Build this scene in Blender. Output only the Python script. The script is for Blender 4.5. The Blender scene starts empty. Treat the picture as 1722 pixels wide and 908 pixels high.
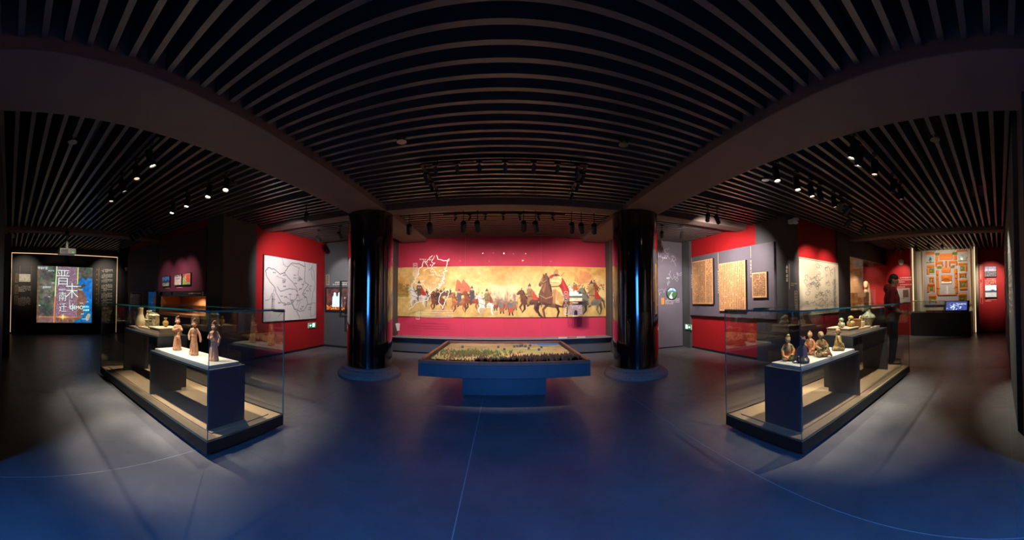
import bpy, bmesh, math, random
import numpy as np
from mathutils import Vector, Matrix
random.seed(7); rng = np.random.default_rng(7)
S = bpy.context.scene; C = S.collection; PI = math.pi

# ---------------------------------------------------------------- camera, world, exposure
EYE = 1.3
FPX, CX, CY = 530.0, 848.0, 496.0            # cylinder radius, axis column and level row on the 1722x908 frame
cd = bpy.data.cameras.new('camera'); cam = bpy.data.objects.new('camera', cd); C.objects.link(cam)
cam.location = (0, 0, EYE); cam.rotation_euler = (math.radians(91.2), 0, 0)
cd.type = 'PANO'; cd.panorama_type = 'CENTRAL_CYLINDRICAL'
cd.central_cylindrical_radius = 1.0
cd.central_cylindrical_range_u_min = -CX / FPX; cd.central_cylindrical_range_u_max = (1722 - CX) / FPX
cd.central_cylindrical_range_v_min = -(908 - CY) / FPX; cd.central_cylindrical_range_v_max = CY / FPX
cd.clip_start = .02; S.camera = cam
S.view_settings.view_transform = 'Standard'; S.view_settings.look = 'None'
S.view_settings.exposure = 0.0; S.view_settings.gamma = 1.0; S.view_settings.use_curve_mapping = False
S.cycles.transparent_max_bounces = 32; S.cycles.max_bounces = 8; S.cycles.sample_clamp_indirect = 4
S.cycles.caustics_reflective = False
w = bpy.data.worlds.new('world'); S.world = w; w.use_nodes = True
w.node_tree.nodes['Background'].inputs[0].default_value = (.35, .45, .7, 1)
w.node_tree.nodes['Background'].inputs[1].default_value = .004
LAMP = 3.9                                    # one gain for every spotlight

def area(name, loc, rot, sx, sy, power, col):
    l = bpy.data.lights.new(name, 'AREA'); l.shape = 'RECTANGLE'; l.size = sx; l.size_y = sy; l.energy = power; l.color = col
    o = bpy.data.objects.new(name, l); C.objects.link(o); o.location = loc; o.rotation_euler = rot; return o
# unseen blue area light added behind the photographer, tilted and narrowed onto the floor
blue_light = area('unseen_blue_light', (0, -3.12, 1.35), (math.radians(56), 0, 0), 1.5, 2.1, 235, (.05, .27, .92)); blue_light.data.spread = math.radians(80)

# ---------------------------------------------------------------- helpers
def lin(c): return tuple(((v / 255 + .055) / 1.055) ** 2.4 if v > 10 else v / 255 / 12.92 for v in c)
_m = {}
def mat(name, col, rough=.6, metal=0, emit=0, ecol=None, noise=0, nscale=20, bump=0, spec=.5, coat=0):
    """sRGB 0-255 colour; procedural grain"""
    if name in _m: return _m[name]
    m = bpy.data.materials.new(name); m.use_nodes = True; nt = m.node_tree; b = nt.nodes['Principled BSDF']
    c = lin(col) + (1,)
    b.inputs['Base Color'].default_value = c; b.inputs['Roughness'].default_value = rough; b.inputs['Metallic'].default_value = metal
    b.inputs['Specular IOR Level'].default_value = spec
    if coat: b.inputs['Coat Weight'].default_value = coat; b.inputs['Coat Roughness'].default_value = .04
    if emit:
        b.inputs['Emission Color'].default_value = lin(ecol or col) + (1,); b.inputs['Emission Strength'].default_value = emit
    if noise or bump:
        tc = nt.nodes.new('ShaderNodeTexCoord'); n = nt.nodes.new('ShaderNodeTexNoise'); n.inputs['Scale'].default_value = nscale; n.inputs['Detail'].default_value = 6
        nt.links.new(tc.outputs['Object'], n.inputs['Vector'])
        if noise:
            r = nt.nodes.new('ShaderNodeMapRange'); r.inputs['From Min'].default_value = .3; r.inputs['From Max'].default_value = .7
            r.inputs['To Min'].default_value = 1 - noise; r.inputs['To Max'].default_value = 1 + noise
            mx = nt.nodes.new('ShaderNodeMix'); mx.data_type = 'RGBA'; mx.blend_type = 'MULTIPLY'; mx.inputs[0].default_value = 1
            mx.inputs[6].default_value = c
            nt.links.new(n.outputs['Fac'], r.inputs['Value']); nt.links.new(r.outputs['Result'], mx.inputs[7]); nt.links.new(mx.outputs[2], b.inputs['Base Color'])
        if bump:
            bp = nt.nodes.new('ShaderNodeBump'); bp.inputs['Strength'].default_value = bump; bp.inputs['Distance'].default_value = .01
            nt.links.new(n.outputs['Fac'], bp.inputs['Height']); nt.links.new(bp.outputs['Normal'], b.inputs['Normal'])
    _m[name] = m; return m

def canvas_mat(name, rough=.6, emit=0, spec=.4):
    if name in _m: return _m[name]
    m = bpy.data.materials.new(name); m.use_nodes = True; nt = m.node_tree; b = nt.nodes['Principled BSDF']
    a = nt.nodes.new('ShaderNodeVertexColor'); a.layer_name = 'paint'
    b.inputs['Roughness'].default_value = rough; b.inputs['Specular IOR Level'].default_value = spec
    nt.links.new(a.outputs['Color'], b.inputs['Base Color'])
    if emit:
        nt.links.new(a.outputs['Color'], b.inputs['Emission Color']); b.inputs['Emission Strength'].default_value = emit
        b.inputs['Base Color'].default_value = (.01, .01, .01, 1); nt.links.remove(b.inputs['Base Color'].links[0])
    _m[name] = m; return m

def glass_mat(name='thin_glass', ior=2.25):
    m = bpy.data.materials.new(name); m.use_nodes = True; nt = m.node_tree; nt.nodes.clear()
    o = nt.nodes.new('ShaderNodeOutputMaterial'); mx = nt.nodes.new('ShaderNodeMixShader')
    t = nt.nodes.new('ShaderNodeBsdfTransparent'); t.inputs[0].default_value = (.965, .985, .98, 1)
    g = nt.nodes.new('ShaderNodeBsdfGlossy'); g.inputs['Roughness'].default_value = 0.0
    f = nt.nodes.new('ShaderNodeFresnel'); f.inputs['IOR'].default_value = ior
    ge = nt.nodes.new('ShaderNodeNewGeometry'); s = nt.nodes.new('ShaderNodeMath'); s.operation = 'SUBTRACT'; s.inputs[0].default_value = 1
    p = nt.nodes.new('ShaderNodeMath'); p.operation = 'MULTIPLY'
    nt.links.new(ge.outputs['Backfacing'], s.inputs[1]); nt.links.new(f.outputs[0], p.inputs[0]); nt.links.new(s.outputs[0], p.inputs[1])
    nt.links.new(p.outputs[0], mx.inputs[0]); nt.links.new(t.outputs[0], mx.inputs[1]); nt.links.new(g.outputs[0], mx.inputs[2]); nt.links.new(mx.outputs[0], o.inputs[0])
    return m

def link(name, me, parent=None, loc=(0, 0, 0), rz=0, mats=()):
    o = bpy.data.objects.new(name, me); C.objects.link(o); o.location = loc; o.rotation_euler = (0, 0, rz)
    if parent: o.parent = parent
    for m in mats: me.materials.append(m)
    return o
def tag(o, label, cat, group=None, kind=None):
    if label: o['label'] = label
    if cat: o['category'] = cat
    if group: o['group'] = group
    if kind: o['kind'] = kind
    return o
def thing(name, label, cat, loc=(0, 0, 0), rz=0, group=None):
    o = bpy.data.objects.new(name, None); o.empty_display_size = .1; C.objects.link(o); o.location = loc; o.rotation_euler = (0, 0, rz)
    return tag(o, label, cat, group)
class B:
    """collects boxes, prisms, lathes, tubes and builds one mesh"""
    def __init__(s): s.v = []; s.f = []; s.mi = []
    def add(s, vs, fs, mi=0):
        n = len(s.v); s.v += [tuple(v) for v in vs]; s.f += [tuple(i + n for i in f) for f in fs]; s.mi += [mi] * len(fs); return s
    def box(s, x0, x1, y0, y1, z0, z1, mi=0, mx=None):
        vs = [(x, y, z) for x in (x0, x1) for y in (y0, y1) for z in (z0, z1)]
        if mx is not None: vs = [mx @ Vector(v) for v in vs]
        return s.add(vs, [(0, 1, 3, 2), (4, 6, 7, 5), (0, 4, 5, 1), (2, 3, 7, 6), (0, 2, 6, 4), (1, 5, 7, 3)], mi)
    def lathe(s, prof, n=24, c=(0, 0, 0), sx=1, sy=1, mx=None, mi=0):
        vs = []
        for r, z in prof:
            for k in range(n):
                a = 2 * PI * k / n; vs.append(Vector((c[0] + r * sx * math.cos(a), c[1] + r * sy * math.sin(a), c[2] + z)))
        if mx is not None: vs = [mx @ v for v in vs]
        fs = [(i * n + k, i * n + (k + 1) % n, (i + 1) * n + (k + 1) % n, (i + 1) * n + k) for i in range(len(prof) - 1) for k in range(n)]
        fs.append(tuple(range(n - 1, -1, -1))); fs.append(tuple((len(prof) - 1) * n + k for k in range(n)))
        return s.add(vs, fs, mi)
    def tube(s, pts, r, n=8, mi=0, taper=1):
        pts = [Vector(p) for p in pts]; rings = []
        for i, p in enumerate(pts):
            d = (pts[min(i + 1, len(pts) - 1)] - pts[max(i - 1, 0)]).normalized()
            u = d.cross(Vector((0, 0, 1)));  u = u.normalized() if u.length > 1e-3 else Vector((1, 0, 0)); v = d.cross(u)
            rr = r * (1 + (taper - 1) * i / max(1, len(pts) - 1))
            rings.append([p + (u * math.cos(2 * PI * k / n) + v * math.sin(2 * PI * k / n)) * rr for k in range(n)])
        vs = [v for ring in rings for v in ring]
        fs = [(i * n + k, i * n + (k + 1) % n, (i + 1) * n + (k + 1) % n, (i + 1) * n + k) for i in range(len(pts) - 1) for k in range(n)]
        fs.append(tuple(range(n - 1, -1, -1))); fs.append(tuple((len(pts) - 1) * n + k for k in range(n)))
        return s.add(vs, fs, mi)
    def prism(s, pts, y0, y1, mi=0):
        """polygon in local x,z extruded along y"""
        n = len(pts); vs = [(x, y0, z) for x, z in pts] + [(x, y1, z) for x, z in pts]
        fs = [tuple(range(n)), tuple(range(2 * n - 1, n - 1, -1))] + [(k, k + n, (k + 1) % n + n, (k + 1) % n) for k in range(n)]
        return s.add(vs, fs, mi)
    def build(s, name, mats, parent=None, loc=(0, 0, 0), rz=0, smooth=False, bevel=0):
        me = bpy.data.meshes.new(name); me.from_pydata(s.v, [], s.f)
        if not isinstance(mats, (list, tuple)): mats = [mats]
        for m in mats: me.materials.append(m)
        me.polygons.foreach_set('material_index', s.mi)
        bm = bmesh.new(); bm.from_mesh(me); bmesh.ops.recalc_face_normals(bm, faces=bm.faces); bm.to_mesh(me); bm.free()
        if smooth:
            me.polygons.foreach_set('use_smooth', [True] * len(me.polygons)); me.set_sharp_from_angle(angle=math.radians(42))
        o = link(name, me, parent, loc, rz)
        if bevel:
            md = o.modifiers.new('bevel', 'BEVEL'); md.width = bevel; md.segments = 2; md.limit_method = 'ANGLE'
        return o
def box(name, m, x0, x1, y0, y1, z0, z1, parent=None, kind=None, bevel=0, loc=(0, 0, 0)):
    o = B().box(x0, x1, y0, y1, z0, z1).build(name, m, parent, loc, bevel=bevel)
    if kind: o['kind'] = kind
    return o

# ---------------------------------------------------------------- canvas: prints and paintings as coloured grids
def fbm(h, w_, sc=4, oc=5, seed=0, ax=1.0):
    g = np.random.default_rng(seed); out = np.zeros((h, w_)); amp = 1; tot = 0
    for o in range(oc):
        nx = max(2, int(sc * 2 ** o * ax) + 1); ny = max(2, int(sc * 2 ** o * h / w_) + 1)
        a = g.random((ny + 1, nx + 1)); yy = np.linspace(0, ny - 1e-6, h); xx = np.linspace(0, nx - 1e-6, w_)
        yi = yy.astype(int); xi = xx.astype(int); fy = (yy - yi)[:, None]; fx = (xx - xi)[None]; fy = fy * fy * (3 - 2 * fy); fx = fx * fx * (3 - 2 * fx)
        v = a[yi][:, xi] * (1 - fx) * (1 - fy) + a[yi][:, xi + 1] * fx * (1 - fy) + a[yi + 1][:, xi] * (1 - fx) * fy + a[yi + 1][:, xi + 1] * fx * fy
        out += v * amp; tot += amp; amp *= .55
    return out / tot
class Cv:
    def __init__(s, w_, h, col=(255, 255, 255)): s.w, s.h = w_, h; s.a = np.ones((h, w_, 3)) * np.array(col, float)
    def noise(s, amt, sc=8, seed=1, col=None, ax=1.0, lo=.35, hi=.75):
        n = fbm(s.h, s.w, sc, 5, seed, ax)
        if col is None: s.a = s.a * (1 + (n - .5)[..., None] * 2 * amt)
        else:
            k = np.clip((n - lo) / (hi - lo), 0, 1)[..., None] * amt; s.a = s.a * (1 - k) + np.array(col, float) * k
        return s
    def _blend(s, y0, y1, x0, x1, m, col, al): 
        v = s.a[y0:y1, x0:x1]; k = (m * al)[..., None]; s.a[y0:y1, x0:x1] = v * (1 - k) + np.array(col, float) * k
    def rect(s, x0, y0, x1, y1, col, al=1):
        x0, x1 = sorted((int(round(x0)), int(round(x1)))); y0, y1 = sorted((int(round(y0)), int(round(y1))))
        x0 = max(0, x0); y0 = max(0, y0); x1 = max(x0 + 1, x1); y1 = max(y0 + 1, y1); x1 = min(s.w, x1); y1 = min(s.h, y1)
        if x1 > x0 and y1 > y0: s._blend(y0, y1, x0, x1, np.ones((y1 - y0, x1 - x0)), col, al)
    def poly(s, pts, col, al=1):
        p = np.array(pts, float); x0 = max(0, int(p[:, 0].min()) - 1); x1 = min(s.w, int(p[:, 0].max()) + 2); y0 = max(0, int(p[:, 1].min()) - 1); y1 = min(s.h, int(p[:, 1].max()) + 2)
        if x1 <= x0 or y1 <= y0: return
        acc = np.zeros((y1 - y0, x1 - x0))
        for ox, oy in ((.25, .25), (.75, .75)):
            X, Y = np.meshgrid(np.arange(x0, x1) + ox, np.arange(y0, y1) + oy); ins = np.zeros(X.shape, bool)
            for i in range(len(p)):
                xa, ya = p[i]; xb, yb = p[i - 1]
                if ya == yb: continue
                ins ^= ((ya > Y) != (yb > Y)) & (X < (xb - xa) * (Y - ya) / (yb - ya) + xa)
            acc += ins * .5
        s._blend(y0, y1, x0, x1, acc, col, al)
    def ell(s, cx, cy, rx, ry, col, al=1, rot=0, soft=0):
        R = max(rx, ry) + 2; x0 = max(0, int(cx - R)); x1 = min(s.w, int(cx + R) + 1); y0 = max(0, int(cy - R)); y1 = min(s.h, int(cy + R) + 1)
        if x1 <= x0 or y1 <= y0: return
        X, Y = np.meshgrid(np.arange(x0, x1) + .5 - cx, np.arange(y0, y1) + .5 - cy); c, q = math.cos(rot), math.sin(rot)
        d = np.sqrt(((X * c + Y * q) / rx) ** 2 + ((-X * q + Y * c) / ry) ** 2)
        e = soft if soft else .9 / min(rx, ry); s._blend(y0, y1, x0, x1, np.clip((1 - d) / e + (.5 if not soft else 0), 0, 1), col, al)
    def line(s, pts, wd, col, al=1, w2=None):
        for i in range(len(pts) - 1):
            (xa, ya), (xb, yb) = pts[i], pts[i + 1]; wa = wd; wb = wd if w2 is None else w2
            if w2 is not None: t0 = i / (len(pts) - 1); t1 = (i + 1) / (len(pts) - 1); wa, wb = wd + (w2 - wd) * t0, wd + (w2 - wd) * t1
            L = math.hypot(xb - xa, yb - ya) + 1e-6; nx, ny = -(yb - ya) / L, (xb - xa) / L
            R = max(wa, wb); x0 = max(0, int(min(xa, xb) - R) - 1); x1 = min(s.w, int(max(xa, xb) + R) + 2); y0 = max(0, int(min(ya, yb) - R) - 1); y1 = min(s.h, int(max(ya, yb) + R) + 2)
            if x1 <= x0 or y1 <= y0: continue
            X, Y = np.meshgrid(np.arange(x0, x1) + .5 - xa, np.arange(y0, y1) + .5 - ya)
            t = np.clip((X * (xb - xa) + Y * (yb - ya)) / L / L, 0, 1); d = np.hypot(X - t * (xb - xa), Y - t * (yb - ya)); hw = (wa + (wb - wa) * t) / 2
            s._blend(y0, y1, x0, x1, np.clip(hw - d + .5, 0, 1), col, al)
    def glyph(s, x, y, sz, col, al=1, seed=None):
        r = random
        for k in range(r.randint(2, 3)): yy = y + sz * (.12 + .38 * k + r.random() * .1); s.line([(x + sz * .1 * r.random(), yy), (x + sz * (.75 + .25 * r.random()), yy)], max(.6, sz * .13), col, al)
        for k in range(r.randint(1, 2)): xx = x + sz * (.25 + .4 * k + r.random() * .15); s.line([(xx, y + sz * .05), (xx - sz * .1 * r.random(), y + sz * .95)], max(.6, sz * .13), col, al)
    def plane(s, name, w_, h, m, parent, loc=(0, 0, 0), zfn=None):
        """upright grid (x right, z up, faces -y), w_ x h metres, centre bottom at loc"""
        ny, nx = s.h, s.w
        xs = np.linspace(-w_ / 2, w_ / 2, nx); zs = np.linspace(h, 0, ny); X, Z = np.meshgrid(xs, zs)
        co = np.stack([X, np.zeros_like(X), Z], -1).reshape(-1, 3)
        if zfn is not None: co = zfn(X, Z).reshape(-1, 3)
        i = (np.arange(ny - 1)[:, None] * nx + np.arange(nx - 1)[None]).ravel()
        q = np.stack([i + nx, i + nx + 1, i + 1, i], -1)
        me = bpy.data.meshes.new(name); me.vertices.add(nx * ny); me.vertices.foreach_set('co', co.ravel().astype(np.float32))
        me.loops.add(q.size); me.loops.foreach_set('vertex_index', q.ravel().astype(np.int32)); me.polygons.add(len(q)); me.polygons.foreach_set('loop_start', (np.arange(len(q)) * 4).astype(np.int32))
        me.update(calc_edges=True)
        at = me.color_attributes.new('paint', 'BYTE_COLOR', 'POINT')
        col = np.ones((nx * ny, 4), np.float32); col[:, :3] = np.clip(s.a, 0, 255).reshape(-1, 3) / 255; at.data.foreach_set('color_srgb', col.ravel())
        return link(name, me, parent, loc, 0, [m])

def text_obj(name, body, size, m, parent, loc, rot=(PI / 2, 0, 0), ext=.002, align='CENTER'):
    t = bpy.data.curves.new(name, 'FONT'); t.body = body; t.size = size; t.extrude = ext; t.align_x = align; t.align_y = 'CENTER'; t.offset = -size * .018 if ord(body[0]) > 255 else 0
    o = bpy.data.objects.new(name, t); C.objects.link(o)
    dg = bpy.context.evaluated_depsgraph_get(); me = bpy.data.meshes.new_from_object(o.evaluated_get(dg)); bpy.data.objects.remove(o)
    me.materials.clear(); q = link(name, me, parent, loc, 0, [m]); q.rotation_euler = rot; return q

def marks(name, m, parent, cells, y=-.003, seed=0):
    """rows of small brush-like characters as thin raised strokes; cells = [(x, z, size)]"""
    r = random.Random(seed); b = B()
    for x, z, sz in cells:
        t = sz * .11
        for k in range(r.randint(2, 3)):
            zz = z + sz * (.15 + .35 * k + r.random() * .08); b.box(x + sz * .15 * r.random(), x + sz * (.7 + .2 * r.random()), y, y + .001, zz - t / 2, zz + t / 2)
        for k in range(r.randint(1, 2)):
            xx = x + sz * (.25 + .35 * k + r.random() * .1); b.box(xx - t / 2, xx + t / 2, y, y + .001, z + sz * .08, z + sz * .92)
    o = b.build(name, m, parent); o['kind'] = 'stuff'; return o
def rows(x0, x1, ztop, n, sz, gap=1.5, indent=2, lastfrac=.6, seed=0):
    r = random.Random(seed); out = []; nc = int((x1 - x0) / (sz * 1.05))
    for i in range(n):
        a = indent if i == 0 else 0; e = nc if i < n - 1 else int(nc * lastfrac)
        out += [(x0 + k * sz * 1.05, ztop - i * sz * gap - sz, sz) for k in range(a, max(a + 1, e)) if r.random() > .06]
    return out
def column_cells(x, ztop, n, sz, gap=1.25): return [(x, ztop - (i + 1) * sz * gap, sz) for i in range(n)]

def onwall(kind, fixed, a, b, z=0, out=0):
    c = (a + b) / 2
    return {'L': ((fixed + out, c, z), PI / 2), 'B': ((c, fixed - out, z), 0), 'R': ((fixed - out, c, z), -PI / 2), 'N': ((c, fixed + out, z), PI)}[kind]
def board(name, label, cat, kind, fixed, a, b, z0, z1, th, bm_, group=None, canvas=None, cmat=None, cname='print', inset=0, frame=None, fw=.02):
    """a board on a wall; local origin = bottom centre of its back"""
    loc, rz = onwall(kind, fixed, a, b, z0); W_ = abs(b - a); Hh = z1 - z0
    t = thing(name, label, cat, loc, rz, group)
    B().box(-W_ / 2, W_ / 2, -th, 0, 0, Hh).build('backing_board', bm_, t)
    if canvas is not None: canvas.plane(cname, W_ - 2 * inset, Hh - 2 * inset, cmat, t, (0, -th - .002, inset))
    if frame is not None:
        f = B(); d = -th - .012
        f.box(-W_ / 2, W_ / 2, d, -th, 0, fw); f.box(-W_ / 2, W_ / 2, d, -th, Hh - fw, Hh); f.box(-W_ / 2, -W_ / 2 + fw, d, -th, fw, Hh - fw); f.box(W_ / 2 - fw, W_ / 2, d, -th, fw, Hh - fw)
        f.build('frame', frame, t)
    return t, W_, Hh

# ---------------------------------------------------------------- materials
M = dict(
    black=mat('black_paint', (16, 16, 18), .55), char=mat('charcoal_wall', (70, 68, 70), .7, noise=.08, nscale=3), charl=mat('charcoal_wall_light', (72, 74, 78), .7, noise=.06, nscale=3),
    red=mat('red_wall', (168, 14, 22), .65, noise=.05, nscale=4), crim=mat('crimson_wall', (214, 52, 84), .7, noise=.04, nscale=3), maroon=mat('maroon_panel', (96, 34, 50), .65, noise=.05, nscale=5),
    lilac=mat('mauve_grey_board', (100, 92, 102), .6, noise=.06, nscale=4), beam=mat('beam_paint', (112, 94, 88), .8, noise=.06, nscale=3),
    slat=mat('slat_metal', (106, 98, 94), .36, metal=.3, noise=.06, nscale=2), white=mat('white_lettering', (235, 230, 220), .5), cream=mat('cream_lettering', (222, 200, 160), .5),
    ink=mat('black_ink', (20, 18, 18), .7), navy=mat('table_lacquer', (48, 62, 72), .45), stand=mat('stand_lacquer', (60, 64, 72), .4), gold=mat('gold_lettering', (200, 150, 70), .4),
    deck=mat('tan_fabric', (190, 158, 122), .9, noise=.08, nscale=120, bump=.2), slab=mat('white_plinth', (196, 192, 182), .6), stone=mat('beige_riser', (198, 170, 142), .8, noise=.07, nscale=12),
    edge=mat('glowing_teal_edge', (40, 110, 112), .15, emit=.02, ecol=(20, 120, 130)), tan=mat('tan_lining', (190, 130, 80), .8, noise=.05), wood=mat('rim_wood', (120, 76, 58), .45, noise=.15, nscale=9),  # teal glass edges get a faint glow of their own
    chrome=mat('chrome', (200, 200, 200), .2, metal=1), whitep=mat('white_plastic', (205, 205, 202), .4), void=mat('ceiling_void', (9, 9, 12), .9), duct=mat('duct_metal', (70, 62, 56), .6, metal=.3),
    terr=mat('terracotta', (236, 172, 128), .8, noise=.18, nscale=45, bump=.3), basest=mat('base_stone', (134, 114, 104), .85, noise=.15, nscale=30, bump=.3),
    led=mat('warm_led', (255, 214, 170), .5, emit=1.8, ecol=(255, 214, 170)), led2=mat('warm_led_soft', (255, 220, 180), .5, emit=1.1, ecol=(255, 205, 160)), bulb=mat('lit_lens', (255, 244, 226), .4, emit=22, ecol=(255, 236, 205)),
    bulb0=mat('dim_lens', (200, 190, 175), .3, emit=1.0, ecol=(255, 230, 200)), green=mat('exit_green', (20, 190, 90), .4, emit=5.0, ecol=(0, 200, 80)), gwhite=mat('exit_white', (230, 255, 235), .4, emit=4, ecol=(220, 255, 225)),
)
GLASS = glass_mat(); ARGLASS = glass_mat('anti_reflective_glass', 1.14)
M['lacq'] = mat('dark_red_lacquer', (26, 10, 9), .10, coat=1.0, noise=.3, nscale=3, bump=.015, spec=.9)
PRINT = canvas_mat('printed_surface'); PAINT = canvas_mat('painted_surface', .55); SCREEN = canvas_mat('lit_screen', .3, emit=1.5); PROJ = canvas_mat('projected_picture', .6, emit=1.5)

def floor_mat():
    m = bpy.data.materials.new('polished_concrete_tile'); m.use_nodes = True; nt = m.node_tree; b = nt.nodes['Principled BSDF']; N = nt.nodes.new; Lk = nt.links.new
    tc = N('ShaderNodeNewGeometry'); n1 = N('ShaderNodeTexNoise'); n1.inputs['Scale'].default_value = 1.6; n1.inputs['Detail'].default_value = 8; n1.inputs['Roughness'].default_value = .65
    n2 = N('ShaderNodeTexNoise'); n2.inputs['Scale'].default_value = 14; n2.inputs['Detail'].default_value = 6; n2.inputs['Roughness'].default_value = .7
    for n in (n1, n2): Lk(tc.outputs['Position'], n.inputs['Vector'])
    cr = N('ShaderNodeValToRGB'); cr.color_ramp.elements[0].position = .3; cr.color_ramp.elements[0].color = lin((88, 88, 94)) + (1,); cr.color_ramp.elements[1].position = .75; cr.color_ramp.elements[1].color = lin((118, 117, 120)) + (1,)
    Lk(n1.outputs['Fac'], cr.inputs[0]); Lk(cr.outputs[0], b.inputs['Base Color'])
    r = N('ShaderNodeMapRange'); r.inputs['From Min'].default_value = .3; r.inputs['From Max'].default_value = .7; r.inputs['To Min'].default_value = .30; r.inputs['To Max'].default_value = .46
    Lk(n2.outputs['Fac'], r.inputs['Value']); Lk(r.outputs['Result'], b.inputs['Roughness'])
    bp = N('ShaderNodeBump'); bp.inputs['Strength'].default_value = .05; bp.inputs['Distance'].default_value = .01; Lk(n2.outputs['Fac'], bp.inputs['Height']); Lk(bp.outputs['Normal'], b.inputs['Normal'])
    return m
M['floor'] = floor_mat()

# ---------------------------------------------------------------- the setting
H0 = 3.5                                        # height of the dark void above the slats
fl = B().box(-11.6, 11.6, -3.4, 8.6, -.12, -.0015).build('floor', mat('tile_joint', (176, 176, 180), .7)); fl['kind'] = 'structure'
TX = [-11.6, -10.13, -8.16, -6.2, -4.215, -2.25, -.285, 1.68, 3.645, 5.61, 7.575, 9.54, 11.6]; TY = [-3.4, -2.04, -.075, 1.89, 3.855, 5.82, 7.785, 8.6]
for i in range(len(TX) - 1):
    for j in range(len(TY) - 1):
        g = .0035
        o = B().box(TX[i] + g, TX[i + 1] - g, TY[j] + .0006, TY[j + 1] - .0006, -.012, 0).build('floor_tile', M['floor'], fl)
cl = box('ceiling', M['void'], -11.6, 11.6, -3.4, 8.6, H0, H0 + .1, kind='structure')
SZ0, SZ1, SW, P0, PP = 2.93, 3.085, .042, 1.8 - 27 * .1465, .1465
slat_cache = {}
def slat(x0, x1, y):
    k = round(x1 - x0, 3)
    if k not in slat_cache:
        b = B().box(0, k, -SW / 2, SW / 2, SZ0, SZ1).build('slat', M['slat'], cl, (x0, y, 0)); slat_cache[k] = b.data
    else: link('slat', slat_cache[k], cl, (x0, y, 0))
for k in range(0, 69):
    y = P0 + k * PP
    if y > 7.85: break
    if not (4.98 < y < 5.33): slat(-1.985, 1.985, y)
    if y > -.15:
        if not (4.98 < y < 5.33):
            if y < 3.85:
                slat(-7.5, -2.665, y); slat(2.665, 7.5, y)
            elif 7.5 > y > 3.95: slat(-4.87, -2.665, y); slat(2.665, 4.86, y)
        if y < 3.85: slat(-10.55, -7.86, y); slat(7.86, 10.85 if y < .75 else (11.05 if y < 2.9 else 10.28), y)
for x0, x1 in ((-2.66, -1.99), (1.99, 2.66)): box('ceiling_beam', M['beam'], x0, x1, -3.3, 7.9, 2.85, H0, kind='structure', bevel=.008)
for x0, x1 in ((-4.9, -2.66), (-1.99, 1.99), (2.66, 4.87)): box('ceiling_beam', M['beam'], x0, x1, 5.01, 5.3, 2.85, H0, kind='structure')
for x0, x1 in ((-7.85, -7.51), (7.51, 7.85)): box('ceiling_beam', M['beam'], x0, x1, -.15, 3.88, 2.85, H0, kind='structure')
# services above the slats
for n_, (x0, x1, y0, y1, z0, z1) in enumerate([(-7.4, -2.7, .9, 1.3, 3.15, 3.4), (-7.4, -2.7, 2.0, 2.1, 3.12, 3.2), (-6.2, -5.7, .2, 3.8, 3.1, 3.3), (2.7, 7.4, .5, .85, 3.15, 3.4), (2.7, 7.4, 1.7, 1.8, 3.12, 3.2), (5.2, 5.8, .1, 3.8, 3.12, 3.35), (-5.0, -4.9, .2, 3.8, 3.2, 3.25), (6.6, 6.66, .1, 3.8, 3.16, 3.22)]):
    o = box('ceiling_duct' if y1 - y0 > .15 and x1 - x0 > .2 else 'cable_tray', M['duct'], x0, x1, y0, y1, z0, z1)
    tag(o, ['wide air duct nearest above the left bay slats', 'thin cable tray crossing above the left bay slats', 'air duct running away above the left bay slats', 'wide air duct nearest above the right bay slats', 'thin cable tray crossing above the right bay slats', 'air duct running away above the right bay slats', 'thin pipe running away above the left bay slats', 'thin pipe running away above the right bay slats'][n_], 'duct' if n_ in (0, 2, 3, 5) else 'pipe')

def wall(name, m, *a, **k): return box(name, m, *a, kind='structure', **k)
# left side
wall('wall_left', M['red'], -5.02, -4.88, 4.83, 7.7, 0, H0)
wall('wall_left_pillar', M['char'], -5.4, -4.86, 3.9, 4.83, 0, H0)
wall('wall_left_front', M['red'], -9.95, -5.4, 4.5, 4.6, 0, H0)
o = wall('wall_left_band', M['red'], -9.95, -5.4, 3.98, 4.5, 2.80, H0)
wall('wall_left_corner', M['black'], -10.6, -9.95, 4.1, 4.6, 0, H0)
wall('wall_left_end', M['black'], -10.8, -10.62, -.2, 4.6, 0, H0)
wall('wall_left_near', M['black'], -10.8, -2.4, -.3, -.12, 0, H0)
box('baseboard_left', M['black'], -4.88, -4.865, 4.83, 7.6, 0, .05, kind='structure')
# back
wall('wall_back_left', M['charl'], -5.02, -2.95, 7.6, 7.75, 0, H0)
wall('wall_back', M['crim'], -2.95, 2.86, 8.0, 8.15, 0, H0)
wall('wall_back_right', M['charl'], 2.86, 5.0, 7.6, 7.75, 0, H0)
wall('trim_1', M['char'], -2.95, -2.80, 7.48, 8.0, 0, H0); wall('trim_2', M['char'], 2.66, 2.86, 7.48, 8.0, 0, H0)
box('baseboard_back', M['black'], -4.86, -2.95, 7.585, 7.6, 0, .05, kind='structure'); box('baseboard_back_right', M['black'], 2.86, 4.87, 7.585, 7.6, 0, .05, kind='structure')
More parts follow.
